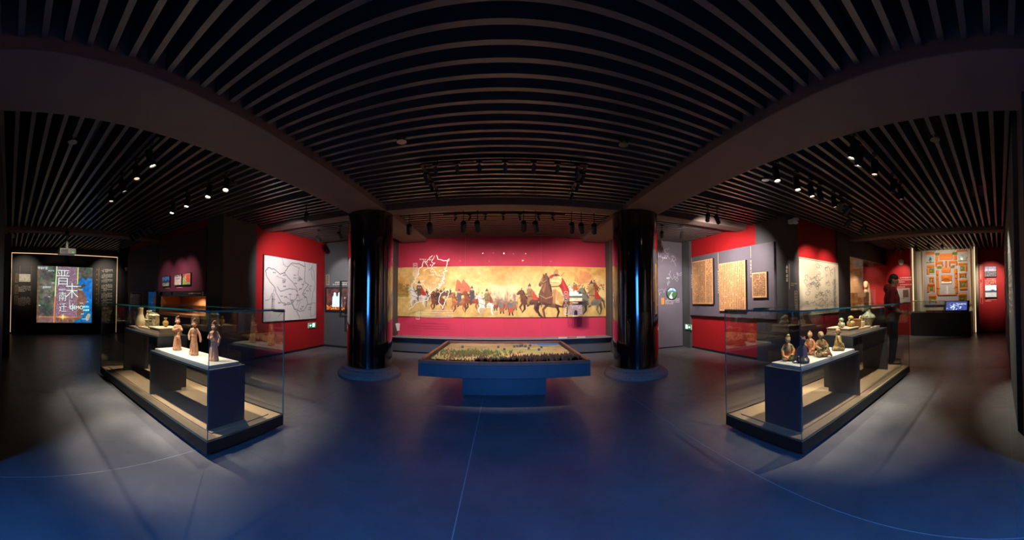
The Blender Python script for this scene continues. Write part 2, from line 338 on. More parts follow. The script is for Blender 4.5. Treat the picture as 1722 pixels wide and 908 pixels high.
# right
wall('wall_right', M['red'], 4.88, 5.02, 4.72, 7.7, 0, H0)
wall('wall_right_pillar', M['char'], 4.86, 5.2, 3.85, 4.72, 0, H0)
wall('wall_right_corner', M['char'], 4.80, 4.885, 7.2, 7.6, 0, H0)
wall('wall_right_front', M['red'], 5.2, 6.88, 3.88, 4.0, 0, H0)
wall('wall_right_pier', M['char'], 6.88, 7.5, 3.85, 4.0, 0, H0)
wall('wall_right_end', M['red'], 10.3, 10.45, 2.97, 4.8, 0, H0)
wall('wall_alcove', mat('alcove_grey', (206, 196, 178), .7), 11.12, 11.25, .6, 3.1, 0, H0)
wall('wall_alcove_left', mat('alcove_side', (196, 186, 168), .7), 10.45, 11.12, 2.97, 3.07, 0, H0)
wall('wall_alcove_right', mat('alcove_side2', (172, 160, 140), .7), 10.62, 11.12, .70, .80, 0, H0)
wall('wall_right_far', M['red'], 10.9, 11.05, -.2, .70, 0, H0)
wall('wall_right_near', M['char'], 2.4, 11.25, -.42, -.2, 0, H0)
box('baseboard_right', M['black'], 4.865, 4.88, 4.72, 7.2, 0, .05, kind='structure')
box('baseboard_right_far', M['black'], 10.885, 10.9, -.2, .7, 0, .05, kind='structure')
# behind the photographer: unseen closing walls around the added blue light
wall('wall_rear', M['char'], -3.05, 3.05, -3.3, -3.15, 0, H0)
wall('wall_side_left', M['black'], -2.55, -2.4, -3.15, -.3, 0, H0); wall('wall_side_right', M['black'], 2.4, 2.55, -3.15, -.42, 0, H0)

# ---------------------------------------------------------------- columns
for sx, X, lab in ((-1, -2.36, 'glossy dark red lacquered column left of the relief table'), (1, 2.30, 'glossy dark red lacquered column right of the relief table')):
    t = thing('column', lab, 'column', (X, 5.2, 0), group='lacquered columns')
    B().lathe([(.412, .14), (.408, .16), (.408, 2.84), (.41, 2.852)], 96).build('shaft', M['lacq'], t, smooth=True)
    B().lathe([(.57, 0), (.575, .03), (.565, .055), (.535, .07), (.53, .075), (.52, .10), (.49, .115), (.46, .125), (.455, .15), (.42, .16)], 72).build('stone_base', M['basest'], t, smooth=True)

# ---------------------------------------------------------------- relief table
t = thing('relief_table', 'low navy lacquered table in the middle with a modelled landscape on top', 'table', (0, 3.85, 0))
tw, td = 1.075, 2.05
B().box(-tw, tw, 0, td, .36, .515).build('table_case', M['navy'], t, bevel=.004)
b = B(); b.box(-tw, tw, 0, .045, .515, .56); b.box(-tw, tw, td - .045, td, .515, .56); b.box(-tw, -tw + .045, .045, td - .045, .515, .56); b.box(tw - .045, tw, .045, td - .045, .515, .56)
b.build('wooden_rim', M['wood'], t, bevel=.003)
B().box(-.57, .57, .45, td - .45, .03, .36).build('pedestal', M['navy'], t)
B().box(-.56, .56, .46, td - .46, 0, .03).build('plinth_foot', M['black'], t)
cv = Cv(260, 230, (176, 148, 112)); cv.noise(.6, 6, 3, (150, 150, 92), lo=.45, hi=.65); cv.noise(.6, 22, 5, (112, 88, 58), lo=.5, hi=.8)
cv.ell(150, 92, 95, 20, (136, 148, 82), .7, 0, .6); cv.ell(90, 120, 60, 26, (142, 158, 82), .8, 0, .5); cv.ell(60, 20, 90, 26, (206, 178, 138), .85, 0, .6); cv.ell(200, 70, 60, 16, (206, 176, 136), .6, 0, .6)
cv.poly([(182, 0), (260, 0), (260, 34), (240, 40), (214, 38), (202, 20), (186, 12)], (84, 130, 196)); cv.line([(182, 0), (190, 14), (204, 22), (214, 38), (240, 41), (260, 35)], 2.5, (206, 196, 160))
for a, c_ in (((110, 96), 16), ((170, 80), 20), ((92, 178), 26), ((205, 110), 16)): cv.ell(a[0], a[1], c_, 3, (150, 160, 170), .7, .2, .5)
cv.line([(0, 60), (60, 74), (110, 70), (170, 56), (260, 66)], 1.2, (120, 104, 80), .7); cv.line([(60, 150), (120, 130), (150, 100), (180, 60)], 1.5, (150, 165, 176), .7)
RN = fbm(230, 260, 9, 5, 11)
def relief(X, Z):
    u = (X / 2.0 + .5); v = Z / 1.96
    n = RN
    hill = np.exp(-((v - .12) / .13) ** 2) * np.clip((u - .42) * 6, 0, 1) + .45 * np.exp(-((v - .42) / .1) ** 2) * np.exp(-((u - .28) / .2) ** 2)
    return np.stack([X, Z, .018 + .035 * hill * n + .008 * n], -1)
terr_o = cv.plane('terrain', 1.99, 1.96, canvas_mat('relief_paint', .85), t, (0, .045, .50), relief); TZ = np.array([v.co.z for v in terr_o.data.vertices]).reshape(230, 260)
b = B(); r = random.Random(3)
def tree(x, y, h, mi):
    u = x / 2.0 + .5; v = y / 1.96; z = .499 + TZ[min(229, max(0, int((1 - v) * 229)))][min(259, max(0, int(u * 259)))]
    w_ = h * .33; b.add([(x - w_, y, z), (x, y - w_, z), (x + w_, y, z), (x, y + w_, z), (x, y, z + h)], [(0, 1, 4), (1, 2, 4), (2, 3, 4), (3, 0, 4), (3, 2, 1, 0)], mi)
for _ in range(1500):
    x = r.uniform(-.35, .98); y = .03 + abs(r.gauss(0, .24)) * (1 if x > .1 else .4)
    if y < .75: tree(x, y, r.uniform(.03, .085) * (1 - y * .4), 0 if r.random() < .7 else 1)
for _ in range(300): tree(r.uniform(-.97, -.25), .03 + abs(r.gauss(0, .07)), r.uniform(.03, .06), 0)
for _ in range(420): tree(r.gauss(-.42, .28), r.gauss(.85, .14), r.uniform(.02, .045), 2 if r.random() < .65 else 1)
for _ in range(260): tree(r.gauss(-.6, .2), r.gauss(.66, .16), r.uniform(.018, .04), 1)
b.v = [(max(-1.0, min(1.0, x)), max(.06, min(1.98, y)), z) for x, y, z in b.v]
o = b.build('model_trees', [mat('tree_brown', (84, 60, 44), .9), mat('tree_tan', (112, 82, 58), .9), mat('tree_green', (104, 122, 60), .9)], t); o['kind'] = 'stuff'
b = B()
for x, y in [(.22, 1.55), (.27, 1.57), (.31, 1.6), (.17, 1.5), (.4, 1.3), (.62, 1.4), (-.7, 1.42), (-.1, 1.45), (0, 1.2), (.1, .95), (-.3, .95), (.55, 1.15), (.45, 1.62), (.36, 1.52)]:
    b.box(x - .018, x + .018, y - .012, y + .012, .52, .545); b.add([(x - .024, y - .018, .545), (x + .024, y - .018, .545), (x + .024, y + .018, .545), (x - .024, y + .018, .545), (x - .012, y, .56), (x + .012, y, .56)], [(0, 1, 5, 4), (2, 3, 4, 5), (1, 2, 5), (3, 0, 4)])
o = b.build('model_houses', mat('model_house', (82, 84, 90), .8), t); o['kind'] = 'stuff'

# ---------------------------------------------------------------- glass display cases
def glass_pane(name, x0, x1, y0, y1, z0, z1, t):
    d = [x1 - x0, y1 - y0, z1 - z0]; ax = d.index(min(d)); b = B(); b.box(x0, x1, y0, y1, z0, z1)
    fa = {0: (0, 1), 1: (2, 3), 2: (4, 5)}[ax]
    for i in range(6): b.mi[i] = 0 if i in fa else 1
    return b.build(name, [GLASS, M['edge']], t)
def display_case(X0, X1, side, lab):
    Y0, Y1 = 1.53, 2.485
    t = thing('display_case', lab, 'display case', ((X0 + X1) / 2, (Y0 + Y1) / 2, 0), group='free-standing glass display cases')
    hx, hy = (X1 - X0) / 2, (Y1 - Y0) / 2
    b = B(); b.box(-hx, hx, -hy, hy, .028, .13); b.v = b.v; b.build('case_base', M['black'], t, bevel=.003)
    B().box(-hx + .02, hx - .02, -hy + .02, hy - .02, .13, .136).build('fabric_deck', M['deck'], t)
    B().box(-hx + .10, hx - .10, -hy + .12, hy - .12, .136, .146).build('raised_deck', M['deck'], t)
    g = .009
    glass_pane('glass_pane', -hx, hx, -hy, -hy + g, .13, 1.19, t); glass_pane('glass_pane', -hx, hx, hy - g, hy, .13, 1.19, t)
    glass_pane('glass_pane', -hx, -hx + g, -hy + g, hy - g, .13, 1.19, t); glass_pane('glass_pane', hx - g, hx, -hy + g, hy - g, .13, 1.19, t)
    glass_pane('glass_lid', -hx, hx, -hy, hy, 1.188, 1.205, t)
    B().box(side * (hx - .12), side * (hx), hy - .05, hy + .004, 1.176, 1.19).build('lid_hinge', M['black'], t)
    B().box(-hx, hx, hy - .004, hy + .004, .13, .142).build('metal_strip', M['chrome'], t)
    for x in (-hx + .14, 0, hx - .14):
        for y in (-hy + .1, hy - .1): B().lathe([(.02, 0), (.022, .008), (.008, .012), (.008, .03)], 10).build('levelling_foot', M['chrome'], t, (x, y, 0), smooth=True)
    return t
display_case(-5.06, -2.075, 1, 'long glass display case on black base holding standing terracotta figurines, left side')
display_case(2.085, 5.15, -1, 'long glass display case on black base holding kneeling glazed figurines, right side')
def stand(x0, x1, y0, y1, top, lab, grp):
    t = thing('display_stand', lab, 'stand', ((x0 + x1) / 2, (y0 + y1) / 2, .146), group=grp)
    hx, hy, h = (x1 - x0) / 2, (y1 - y0) / 2, top - .146
    B().box(-hx, hx, -hy, hy, h - .022, h).build('top_panel', M['stand'], t)
    for s in (-1, 1): B().box(min(s * hx, s * (hx - .022)), max(s * hx, s * (hx - .022)), -hy, hy, 0, h - .022).build('side_panel', M['stand'], t)
stand(-3.42, -2.235, 1.655, 2.09, .67, 'low dark U-shaped stand under the three standing figurines', 'U-shaped stands in the cases')
stand(-4.67, -3.49, 1.79, 2.22, .82, 'taller dark U-shaped stand under the pale vases in the left case', 'U-shaped stands in the cases')
stand(2.20, 3.38, 1.62, 2.045, .67, 'low dark U-shaped stand under the five kneeling figurines', 'U-shaped stands in the cases')
stand(3.50, 4.73, 1.77, 2.20, .82, 'taller dark U-shaped stand under the gourd pots in the right case', 'U-shaped stands in the cases')
tag(box('plinth_slab', M['slab'], -3.36, -2.28, 1.69, 2.05, .67, .70, bevel=.002), 'white slab under the three standing terracotta figurines', 'plinth', 'white slabs')
tag(box('plinth_slab', M['slab'], 2.25, 3.33, 1.66, 2.00, .67, .70, bevel=.002), 'white slab under the five kneeling glazed figurines', 'plinth', 'white slabs')
def risers(s, labs):
    """three stacked beige tiers, tallest nearest the low stand"""
    X = lambda v: s * v
    for (a, b_, y0, y1, tiers), lab in zip([(3.53, 3.83, 1.83, 2.17, (.03, .05, .015)), (3.84, 4.25, 1.84, 2.17, (.03, .035)), (4.26, 4.64, 1.86, 2.17, (.035,))], labs):
        xa, xb = sorted((X(a), X(b_)))
        t = thing('riser', lab, 'riser', ((xa + xb) / 2, (y0 + y1) / 2, .82), group='beige risers'); z = 0
        for k, h in enumerate(tiers):
            i = .0 if k % 2 == 0 else .006
            B().box(-(xb - xa) / 2 + i, (xb - xa) / 2 - i, -(y1 - y0) / 2 + i, (y1 - y0) / 2 - i, z, z + h).build('slab', M['stone'], t, bevel=.003); z += h + .0005
risers(-1, ['tallest beige riser, under the small yellow lobed vase', 'middle beige riser, under the jar and the square box in the left case', 'lowest beige riser, under the tall white vase'])
risers(1, ['tallest beige riser, under the two gourd pots', 'middle beige riser, under the tan bucket in the right case', 'lowest beige riser, under the big green-glazed vase'])

# ---------------------------------------------------------------- pots
def glaze(name, a, b_, c_, sc=30):
    if name in _m: return _m[name]
    m = bpy.data.materials.new(name); m.use_nodes = True; nt = m.node_tree; bs = nt.nodes['Principled BSDF']
    tc = nt.nodes.new('ShaderNodeTexCoord'); n = nt.nodes.new('ShaderNodeTexNoise'); n.inputs['Scale'].default_value = sc; n.inputs['Detail'].default_value = 3
    r = nt.nodes.new('ShaderNodeValToRGB'); e = r.color_ramp.elements; e[0].position = .38; e[0].color = lin(a) + (1,); e[1].position = .62; e[1].color = lin(c_) + (1,); q = e.new(.5); q.color = lin(b_) + (1,)
    nt.links.new(tc.outputs['Object'], n.inputs['Vector']); nt.links.new(n.outputs['Fac'], r.inputs[0]); nt.links.new(r.outputs[0], bs.inputs['Base Color']); bs.inputs['Roughness'].default_value = .35
    _m[name] = m; return m
vm = mat('cream_glaze', (232, 206, 160), .4, noise=.06); gl1 = glaze('green_brown_glaze', (110, 130, 90), (190, 180, 130), (216, 200, 160)); gl2 = glaze('orange_green_glaze', (230, 140, 40), (210, 190, 130), (90, 130, 80), 22)
gl3 = glaze('green_white_glaze', (110, 150, 110), (205, 205, 180), (200, 130, 60), 24); gl4 = glaze('mottled_green_glaze', (70, 90, 70), (190, 184, 150), (120, 130, 96), 34)
zt = (.9172, .8863, .8555)
t = thing('tall_vase', 'tall cream pear-shaped vase in the left case', 'vase', (-4.44, 1.97, .8555)); k = .30
B().lathe([(.05, 0), (.075, .02), (.082, .06), (.075, .11), (.055, .16), (.042, .20), (.040, .26), (.046, .285), (.044, .29)], 28).build('body', vm, t, smooth=True)
B().lathe([(.041, .2), (.045, .203), (.041, .206)], 28).build('neck_ring', vm, t, smooth=True)
t = thing('handled_jar', 'cream and brown jar with neck loops beside the tall cream vase', 'jar', (-4.14, 1.98, zt[1]))
B().lathe([(.055, 0), (.06, .02), (.058, .07), (.068, .10), (.06, .12), (.045, .15), (.030, .18), (.030, .195), (.045, .205), (.045, .225), (.04, .228)], 24).build('body', gl1, t, smooth=True)
B().lathe([(.064, .088), (.074, .098), (.064, .108)], 24).build('shoulder_band', vm, t, smooth=True)
for a in range(4):
    c, s_ = math.cos(a * PI / 2 + .5), math.sin(a * PI / 2 + .5); B().tube([(.06 * c, .06 * s_, .12), (.06 * c, .06 * s_, .155), (.045 * c, .045 * s_, .185), (.03 * c, .03 * s_, .19)], .006, 8).build('loop_handle', vm, t, smooth=True)
t = thing('square_box', 'green-brown square moulded box with cut corners, in the left case', 'box', (-3.935, 1.95, zt[1]), .35)
def octp(w_, c_): return [(-w_ + c_, -w_), (w_ - c_, -w_), (w_, -w_ + c_), (w_, w_ - c_), (w_ - c_, w_), (-w_ + c_, w_), (-w_, w_ - c_), (-w_, -w_ + c_)]
def octo(b, w0, w1, z0, z1):
    p0 = octp(w0, w0 * .35); p1 = octp(w1, w1 * .35); b.add([(x, y, z0) for x, y in p0] + [(x, y, z1) for x, y in p1], [tuple(range(7, -1, -1)), tuple(range(8, 16))] + [(k, (k + 1) % 8, (k + 1) % 8 + 8, k + 8) for k in range(8)])
b = B(); octo(b, .068, .068, 0, .165); b.build('body', gl1, t)
b = B(); octo(b, .074, .074, .165, .172); octo(b, .072, .05, .172, .192); octo(b, .045, .045, .192, .205); b.build('lid', gl1, t)
for kx in range(4):
    mx = Matrix.Rotation(kx * PI / 2, 4, 'Z'); 
    for z in (.02, .06, .10, .14): B().box(-.03, .03, -.073, -.068, z, z + .02, mx=mx).build('moulding', M['stone'], t)
t = thing('lobed_vase', 'small yellow lobed vase with flared rim, on the tallest left riser', 'vase', (-3.68, 2.0, zt[0]))
pts = [(.018, 0), (.022, .01), (.033, .035), (.037, .055), (.03, .075), (.014, .085), (.012, .1), (.022, .118), (.03, .122), (.026, .12)]
b = B(); b.lathe(pts, 36)
b.v = [((x * (1 + .09 * math.cos(6 * math.atan2(y, x)))), y * (1 + .09 * math.cos(6 * math.atan2(y, x))), z) for x, y, z in b.v]
b.build('body', mat('yellow_glaze', (222, 176, 96), .35, noise=.1), t, smooth=True)
def gourd(lab, x, y, z, m, m2, s, handles):
    t = thing('gourd_pot', lab, 'pot', (x, y, z), group='gourd pots')
    B().lathe([(.025 * s, 0), (.042 * s, .012 * s), (.05 * s, .035 * s), (.042 * s, .06 * s), (.018 * s, .074 * s), (.03 * s, .085 * s), (.034 * s, .1 * s), (.026 * s, .118 * s), (.006 * s, .128 * s)], 28).build('body', m, t, smooth=True)
    for sg in (-1, 1): B().tube([(sg * .04 * s, 0, .055 * s), (sg * .045 * s, 0, .075 * s), (sg * .025 * s, 0, .085 * s)], .006 * s, 8).build('handle', m2, t, smooth=True)
gourd('small green and white glazed gourd pot with side loops', 3.60, 1.98, zt[0], gl3, M['terr'], 1.0, 1)
gourd('orange and green glazed gourd pot beside the green one', 3.755, 1.92, zt[0], gl2, gl2, 1.15, 1)
t = thing('clay_bucket', 'plain tan clay bucket between the gourd pots and the arched handle vessel', 'bucket', (3.95, 1.93, zt[1]))
B().lathe([(.05, 0), (.058, .01), (.066, .06), (.068, .11), (.072, .112), (.072, .12), (.06, .12), (.055, .03)], 28).build('body', mat('tan_clay', (206, 150, 100), .8, noise=.15, nscale=18), t, smooth=True)
t = thing('handled_basin', 'small cream square basin with a tall arched handle', 'basin', (4.13, 1.95, zt[1]))
B().box(-.05, .05, -.045, .045, 0, .075).build('body', vm, t, bevel=.008)
B().tube([(-.045, 0, .06), (-.043, 0, .11), (-.02, 0, .145), (0, 0, .15), (.02, 0, .145), (.04, 0, .11), (.042, 0, .06)], .008, 10).build('arched_handle', vm, t, smooth=True)
t = thing('green_vase', 'big mottled green glazed vase with wide shoulder at the far end of the right case', 'vase', (4.47, 1.98, zt[2]))
B().lathe([(.055, 0), (.06, .012), (.05, .03), (.075, .08), (.105, .125), (.11, .145), (.095, .175), (.06, .20), (.036, .225), (.033, .26), (.045, .29), (.06, .305), (.055, .303)], 36).build('body', gl4, t, smooth=True)
B().lathe([(.108, .135), (.115, .14), (.108, .146)], 36).build('shoulder_ridge', gl4, t, smooth=True)

# ---------------------------------------------------------------- modelled figures (fused round forms)
_ico = {}
def ico(sub=2):
    if sub not in _ico:
        bm = bmesh.new(); bmesh.ops.create_icosphere(bm, subdivisions=sub, radius=1); bm.verts.ensure_lookup_table()
        _ico[sub] = ([v.co.copy() for v in bm.verts], [tuple(v.index for v in f.verts) for f in bm.faces]); bm.free()
    return _ico[sub]
class Clay:
    def __init__(s): s.b = B()
    def ell(s, c, r, rot=None, sub=2):
        V, F = ico(sub); c = Vector(c); R = rot or Matrix.Identity(3)
        s.b.add([c + R @ Vector((v.x * r[0], v.y * r[1], v.z * r[2])) for v in V], F); return s
    def limb(s, pts, n=6, flat=1):
        """pts = [(x,y,z,r)] tapered chain"""
        for (p, q) in zip(pts[:-1], pts[1:]):
            a, c_ = Vector(p[:3]), Vector(q[:3]); d = (c_ - a); L = d.length + 1e-6; d /= L
            u = d.cross(Vector((0, 1, 0))) if abs(d.y) < .9 else d.cross(Vector((1, 0, 0))); u.normalize(); v = d.cross(u); k = 12
            vs = [a + (u * math.cos(2 * PI * j / k) + v * math.sin(2 * PI * j / k)) * p[3] for j in range(k)] + [c_ + (u * math.cos(2 * PI * j / k) + v * math.sin(2 * PI * j / k)) * q[3] for j in range(k)]
            s.b.add(vs, [tuple(range(k - 1, -1, -1)), tuple(range(k, 2 * k))] + [(j, (j + 1) % k, (j + 1) % k + k, j + k) for j in range(k)])
            s.ell(p[:3], (p[3],) * 3, sub=2)
        s.ell(pts[-1][:3], (pts[-1][3],) * 3, sub=2); return s
    def done(s, name, m, parent, vox, smooth=2):
        me = bpy.data.meshes.new(name); me.from_pydata(s.b.v, [], s.b.f)
        bm = bmesh.new(); bm.from_mesh(me); bmesh.ops.recalc_face_normals(bm, faces=bm.faces); bm.to_mesh(me); bm.free()
        o = bpy.data.objects.new('tmp', me); C.objects.link(o)
        md = o.modifiers.new('r', 'REMESH'); md.mode = 'VOXEL'; md.voxel_size = vox
        if smooth: ms = o.modifiers.new('s', 'SMOOTH'); ms.iterations = smooth; ms.factor = .6
        me2 = bpy.data.meshes.new_from_object(o.evaluated_get(bpy.context.evaluated_depsgraph_get())); bpy.data.objects.remove(o); bpy.data.meshes.remove(me)
        me2.materials.clear(); me2.polygons.foreach_set('use_smooth', [True] * len(me2.polygons)); me2.name = name
        return link(name, me2, parent, mats=[m])
def fig_head(c, z, r, bun, tilt=0):
    c.ell((0, 0, z), (r * .82, r * .9, r * 1.08)); c.ell((0, -r * .85, z - r * .1), (r * .14, r * .22, r * .25))
def standing_lady(x, y, rz, lab, pose, sc=1.0):
    t = thing('figurine', lab, 'figurine', (x, y, .70), rz, 'standing terracotta figurines'); c = Clay()
    c.limb([(0, 0, .012, .047), (0, .0, .05, .040), (0, 0, .11, .036), (0, 0, .17, .033), (0, .002, .205, .028), (0, 0, .235, .032), (0, 0, .262, .030), (0, 0, .278, .016)])
    for s in (-1, 1): c.ell((s * .026, 0, .262), (.018, .02, .018)); c.ell((s * .018, -.03, .008), (.014, .022, .01))
    c.ell((0, -.004, .02), (.05, .048, .02))
    for k in range(10): a = k * 2 * PI / 10; c.limb([(.044 * math.cos(a), .044 * math.sin(a), .01, .008), (.034 * math.cos(a), .034 * math.sin(a), .12, .005)])
    c.limb([(0, 0, .198, .034), (0, 0, .203, .034)])
    if pose == 0:
        c.limb([(-.032, 0, .26, .014), (-.045, -.012, .225, .013), (-.01, -.045, .232, .010), (.01, -.055, .245, .008)]); c.limb([(.032, 0, .26, .014), (.05, -.015, .225, .013), (.03, -.05, .235, .010), (.022, -.06, .25, .008)])
        c.ell((.01, -.05, .15), (.025, .018, .022)); c.limb([(.02, -.04, .225, .012), (.01, -.048, .15, .012)])
    elif pose == 1:
        c.limb([(-.032, 0, .26, .014), (-.052, -.01, .21, .014), (-.045, -.035, .165, .011)]); c.limb([(.032, 0, .26, .014), (.058, -.008, .215, .014), (.072, -.02, .165, .012), (.070, -.025, .145, .010)])
    else:
        c.limb([(-.032, 0, .26, .014), (-.05, -.012, .215, .014), (-.015, -.045, .215, .011), (.0, -.05, .23, .009)]); c.limb([(.032, 0, .26, .014), (.055, -.01, .22, .014), (.05, -.03, .17, .012), (.045, -.03, .15, .01)])
        c.ell((.0, -.045, .262), (.013, .012, .022))
    c.done('robe', M['terr'], t, .0036)
    h = Clay(); h.limb([(0, 0, .27, .014), (0, 0, .295, .014)]); fig_head(h, .318, .030, 1); h.ell((0, -.024, .305), (.010, .006, .004))
    for s in (-1, 1): h.ell((s * .011, -.026, .322), (.006, .004, .003)); h.ell((s * .026, 0, .315), (.004, .007, .010))
    h.done('head', M['terr'], t, .0032, 1)
    k = Clay(); k.ell((0, .006, .332), (.029, .028, .024)); k.ell((0, .0, .362), (.017, .016, .018)); k.ell((.006, -.006, .374), (.013, .012, .011)); k.ell((-.014, .008, .352), (.012, .012, .012))
    k.done('hair_bun', mat('terracotta_hair', (150, 100, 84), .85, noise=.2, nscale=60, bump=.4), t, .0034, 1)
    t.scale = (sc, sc, sc)
standing_lady(-3.15, 1.87, .95, 'terracotta lady figurine with hands raised before her chest, leftmost of the three standing ones', 0, 1.04)
standing_lady(-2.80, 1.87, .85, 'terracotta lady figurine with one arm hanging away from the body, middle of the three', 1, 1.02)
standing_lady(-2.45, 1.87, .7, 'terracotta lady figurine holding an object to her shoulder, nearest the glass corner', 2, 1.02)
FC = [glaze('figure_glaze_%d' % i, *c_, 17) for i, c_ in enumerate([((220, 110, 36), (214, 166, 96), (90, 110, 50)), ((90, 70, 78), (120, 90, 92), (60, 66, 60)), ((186, 90, 60), (214, 160, 110), (190, 120, 84)), ((60, 92, 40), (190, 150, 100), (160, 90, 56)), ((130, 110, 66), (180, 144, 92), (66, 72, 54))])]
FH = [mat('figure_hair_%d' % i, c_, .8, noise=.2, nscale=50, bump=.3) for i, c_ in enumerate([(196, 168, 110), (104, 76, 80), (190, 140, 104), (168, 138, 104), (164, 134, 92)])]
def kneeling(i, x, y, rz, lab, hair, arm, h=1.0):
    t = thing('figurine', lab, 'figurine', (x, y, .70), rz, 'kneeling glazed figurines'); c = Clay()
    c.ell((0, .01, .028), (.058, .062, .03)); c.ell((-.03, -.035, .026), (.032, .036, .026)); c.ell((.03, -.035, .026), (.032, .036, .026)); c.ell((0, .05, .02), (.045, .03, .02))
    c.limb([(0, .01, .03, .048), (0, .006, .075, .040), (0, 0, .115, .037), (0, 0, .145, .032), (0, 0, .165, .016)])
    for s in (-1, 1): c.ell((s * .028, 0, .143), (.017, .02, .018))
    c.limb([(-.036, 0, .14, .015), (-.054, -.014, .10, .016), (-.03 if arm else -.045, -.05, .08 if arm else .05, .013), (-.02, -.06, .085 if arm else .04, .009)])
    c.limb([(.036, 0, .14, .015), (.056, -.014, .10, .016), (.045, -.045, .06, .014), (.05 if arm == 2 else .03, -.055, .03 if arm == 2 else .06, .012)])
    if arm == 2: c.limb([(.05, -.02, .09, .018), (.07, -.04, .03, .016), (.085, -.055, .012, .010)])
    if arm == 1: c.ell((-.035, -.06, .088), (.012, .010, .026))
    c.done('robe', FC[i], t, .0036)
    g = Clay(); g.limb([(0, 0, .155, .014), (0, -.002, .18, .014)]); g.ell((0, -.003, .203), (.024, .027, .031)); g.ell((0, -.030, .200), (.004, .006, .007)); g.ell((0, -.026, .190), (.009, .005, .003))
    for s in (-1, 1): g.ell((s * .010, -.026, .207), (.006, .004, .003)); g.ell((s * .024, 0, .2), (.004, .006, .009))
    g.done('head', mat('figure_face', (196, 154, 112), .7, noise=.1, nscale=40) if i != 1 else FH[1], t, .0032, 1)
    k = Clay(); k.ell((0, .006, .214), (.028, .027, .026))
    if hair == 0: k.ell((.004, -.004, .244), (.017, .017, .015))
    elif hair == 1: k.ell((-.018, 0, .238), (.011, .011, .013)); k.ell((.018, 0, .238), (.011, .011, .013))
    elif hair == 2: k.ell((0, .002, .238), (.012, .012, .013))
    elif hair == 3: k.ell((0, .01, .205), (.032, .028, .036)); k.ell((0, .03, .19), (.02, .015, .02))
    else: k.ell((0, .004, .235), (.016, .018, .014)); k.ell((.024, -.012, .215), (.010, .012, .020)); k.ell((-.024, -.012, .215), (.010, .012, .02)); k.ell((0, -.02, .248), (.012, .012, .01))
    k.done('hair', FH[i], t, .0034, 1); t.scale = (h,) * 3
kneeling(0, 2.42, 1.93, -.9, 'kneeling figurine with orange shoulders and a curled topknot, farthest left of the five', 0, 0, 1.0)
kneeling(1, 2.41, 1.74, 2.6, 'dark purple-brown kneeling figurine with two hair knots, behind the glass corner edge', 1, 2, 1.0)
kneeling(2, 2.80, 1.93, -1.2, 'reddish kneeling figurine with raised hands and a small topknot, back of the group', 2, 1, 1.02)
kneeling(3, 2.76, 1.76, -.7, 'kneeling figurine with green sleeves and a smooth rounded hood of hair, in the centre', 3, 2, 1.08)
kneeling(4, 3.16, 1.78, .6, 'olive and tan kneeling figurine with a looped hairdo, farthest right of the five', 4, 0, 1.05)

# ---------------------------------------------------------------- mural hall, back wall
mu = Cv(708, 166, (240, 190, 110))
yy = np.linspace(0, 1, 166)[:, None, None]
mu.a = np.where(yy < .62, np.array([238, 172, 92]) * (1 - yy / .62) + np.array([250, 214, 150]) * yy / .62, np.array([228, 186, 112]) * np.ones_like(yy)) * np.ones((166, 708, 1))
n = fbm(166, 708, 5, 6, 21, ax=.9)[..., None]; k = np.clip((n - .45) * 4, 0, 1) * (yy < .6); mu.a = mu.a * (1 - k * .55) + np.array([246, 212, 146]) * k * .55
n = fbm(166, 708, 9, 6, 22, ax=.6)[..., None]; k = np.clip((n - .5) * 5, 0, 1) * (yy < .5); mu.a = mu.a * (1 - k * .5) + np.array([214, 132, 50]) * k * .5
n = fbm(166, 708, 14, 5, 23)[..., None]; k = np.clip((n - .4) * 3, 0, 1) * (yy > .66); mu.a = mu.a * (1 - k * .4) + np.array([176, 120, 60]) * k * .4
L_ = lambda px, py: ((px / 5.674 + 660 - 666.5) * 2, (py / 5.674 + 420 - 450.3) * 2)
R_ = lambda px, py: ((px / 5.674 + 850 - 666.5) * 2, (py / 5.674 + 420 - 450.3) * 2)
def PL(f, pts): return [f(*p) for p in pts]
mu.poly(PL(L_, [(38, 330), (60, 320), (90, 345), (120, 360), (145, 400), (160, 440), (38, 450)]), (176, 130, 62), .8); mu.rect(0, 95, 40, 101, (150, 150, 60), .7)
for i in range(150):
    x, y = L_(random.uniform(40, 150), random.uniform(330, 440)); mu.ell(x, y, 2.5, 1.8, random.choice([(196, 150, 70), (130, 100, 50), (150, 120, 60)]), .5)
mu.poly(PL(L_, [(605, 400), (625, 290), (650, 310), (668, 335), (680, 292), (720, 330), (760, 380), (740, 410), (680, 420)]), (214, 96, 66), .9)
mu.poly(PL(R_, [(655, 250), (680, 260), (700, 300), (705, 200), (740, 215), (800, 220), (825, 260), (800, 320), (700, 340), (650, 300)]), (226, 140, 90), .75)
for i in range(90):   # the distant army
    x = random.uniform(195, 470); y = 92 + random.uniform(-6, 14); mu.ell(x, y, 2, 3.4, random.choice([(120, 80, 60), (150, 70, 50), (90, 66, 56), (176, 110, 70), (200, 150, 100)]), .8); mu.line([(x, y), (x, y - random.uniform(6, 16))], .8, (190, 110, 60), .6)
for i in range(60):
    x = random.uniform(570, 700); y = 64 + random.uniform(-5, 12); mu.ell(x, y, 2, 3, random.choice([(150, 100, 60), (190, 130, 80), (120, 84, 60)]), .7)
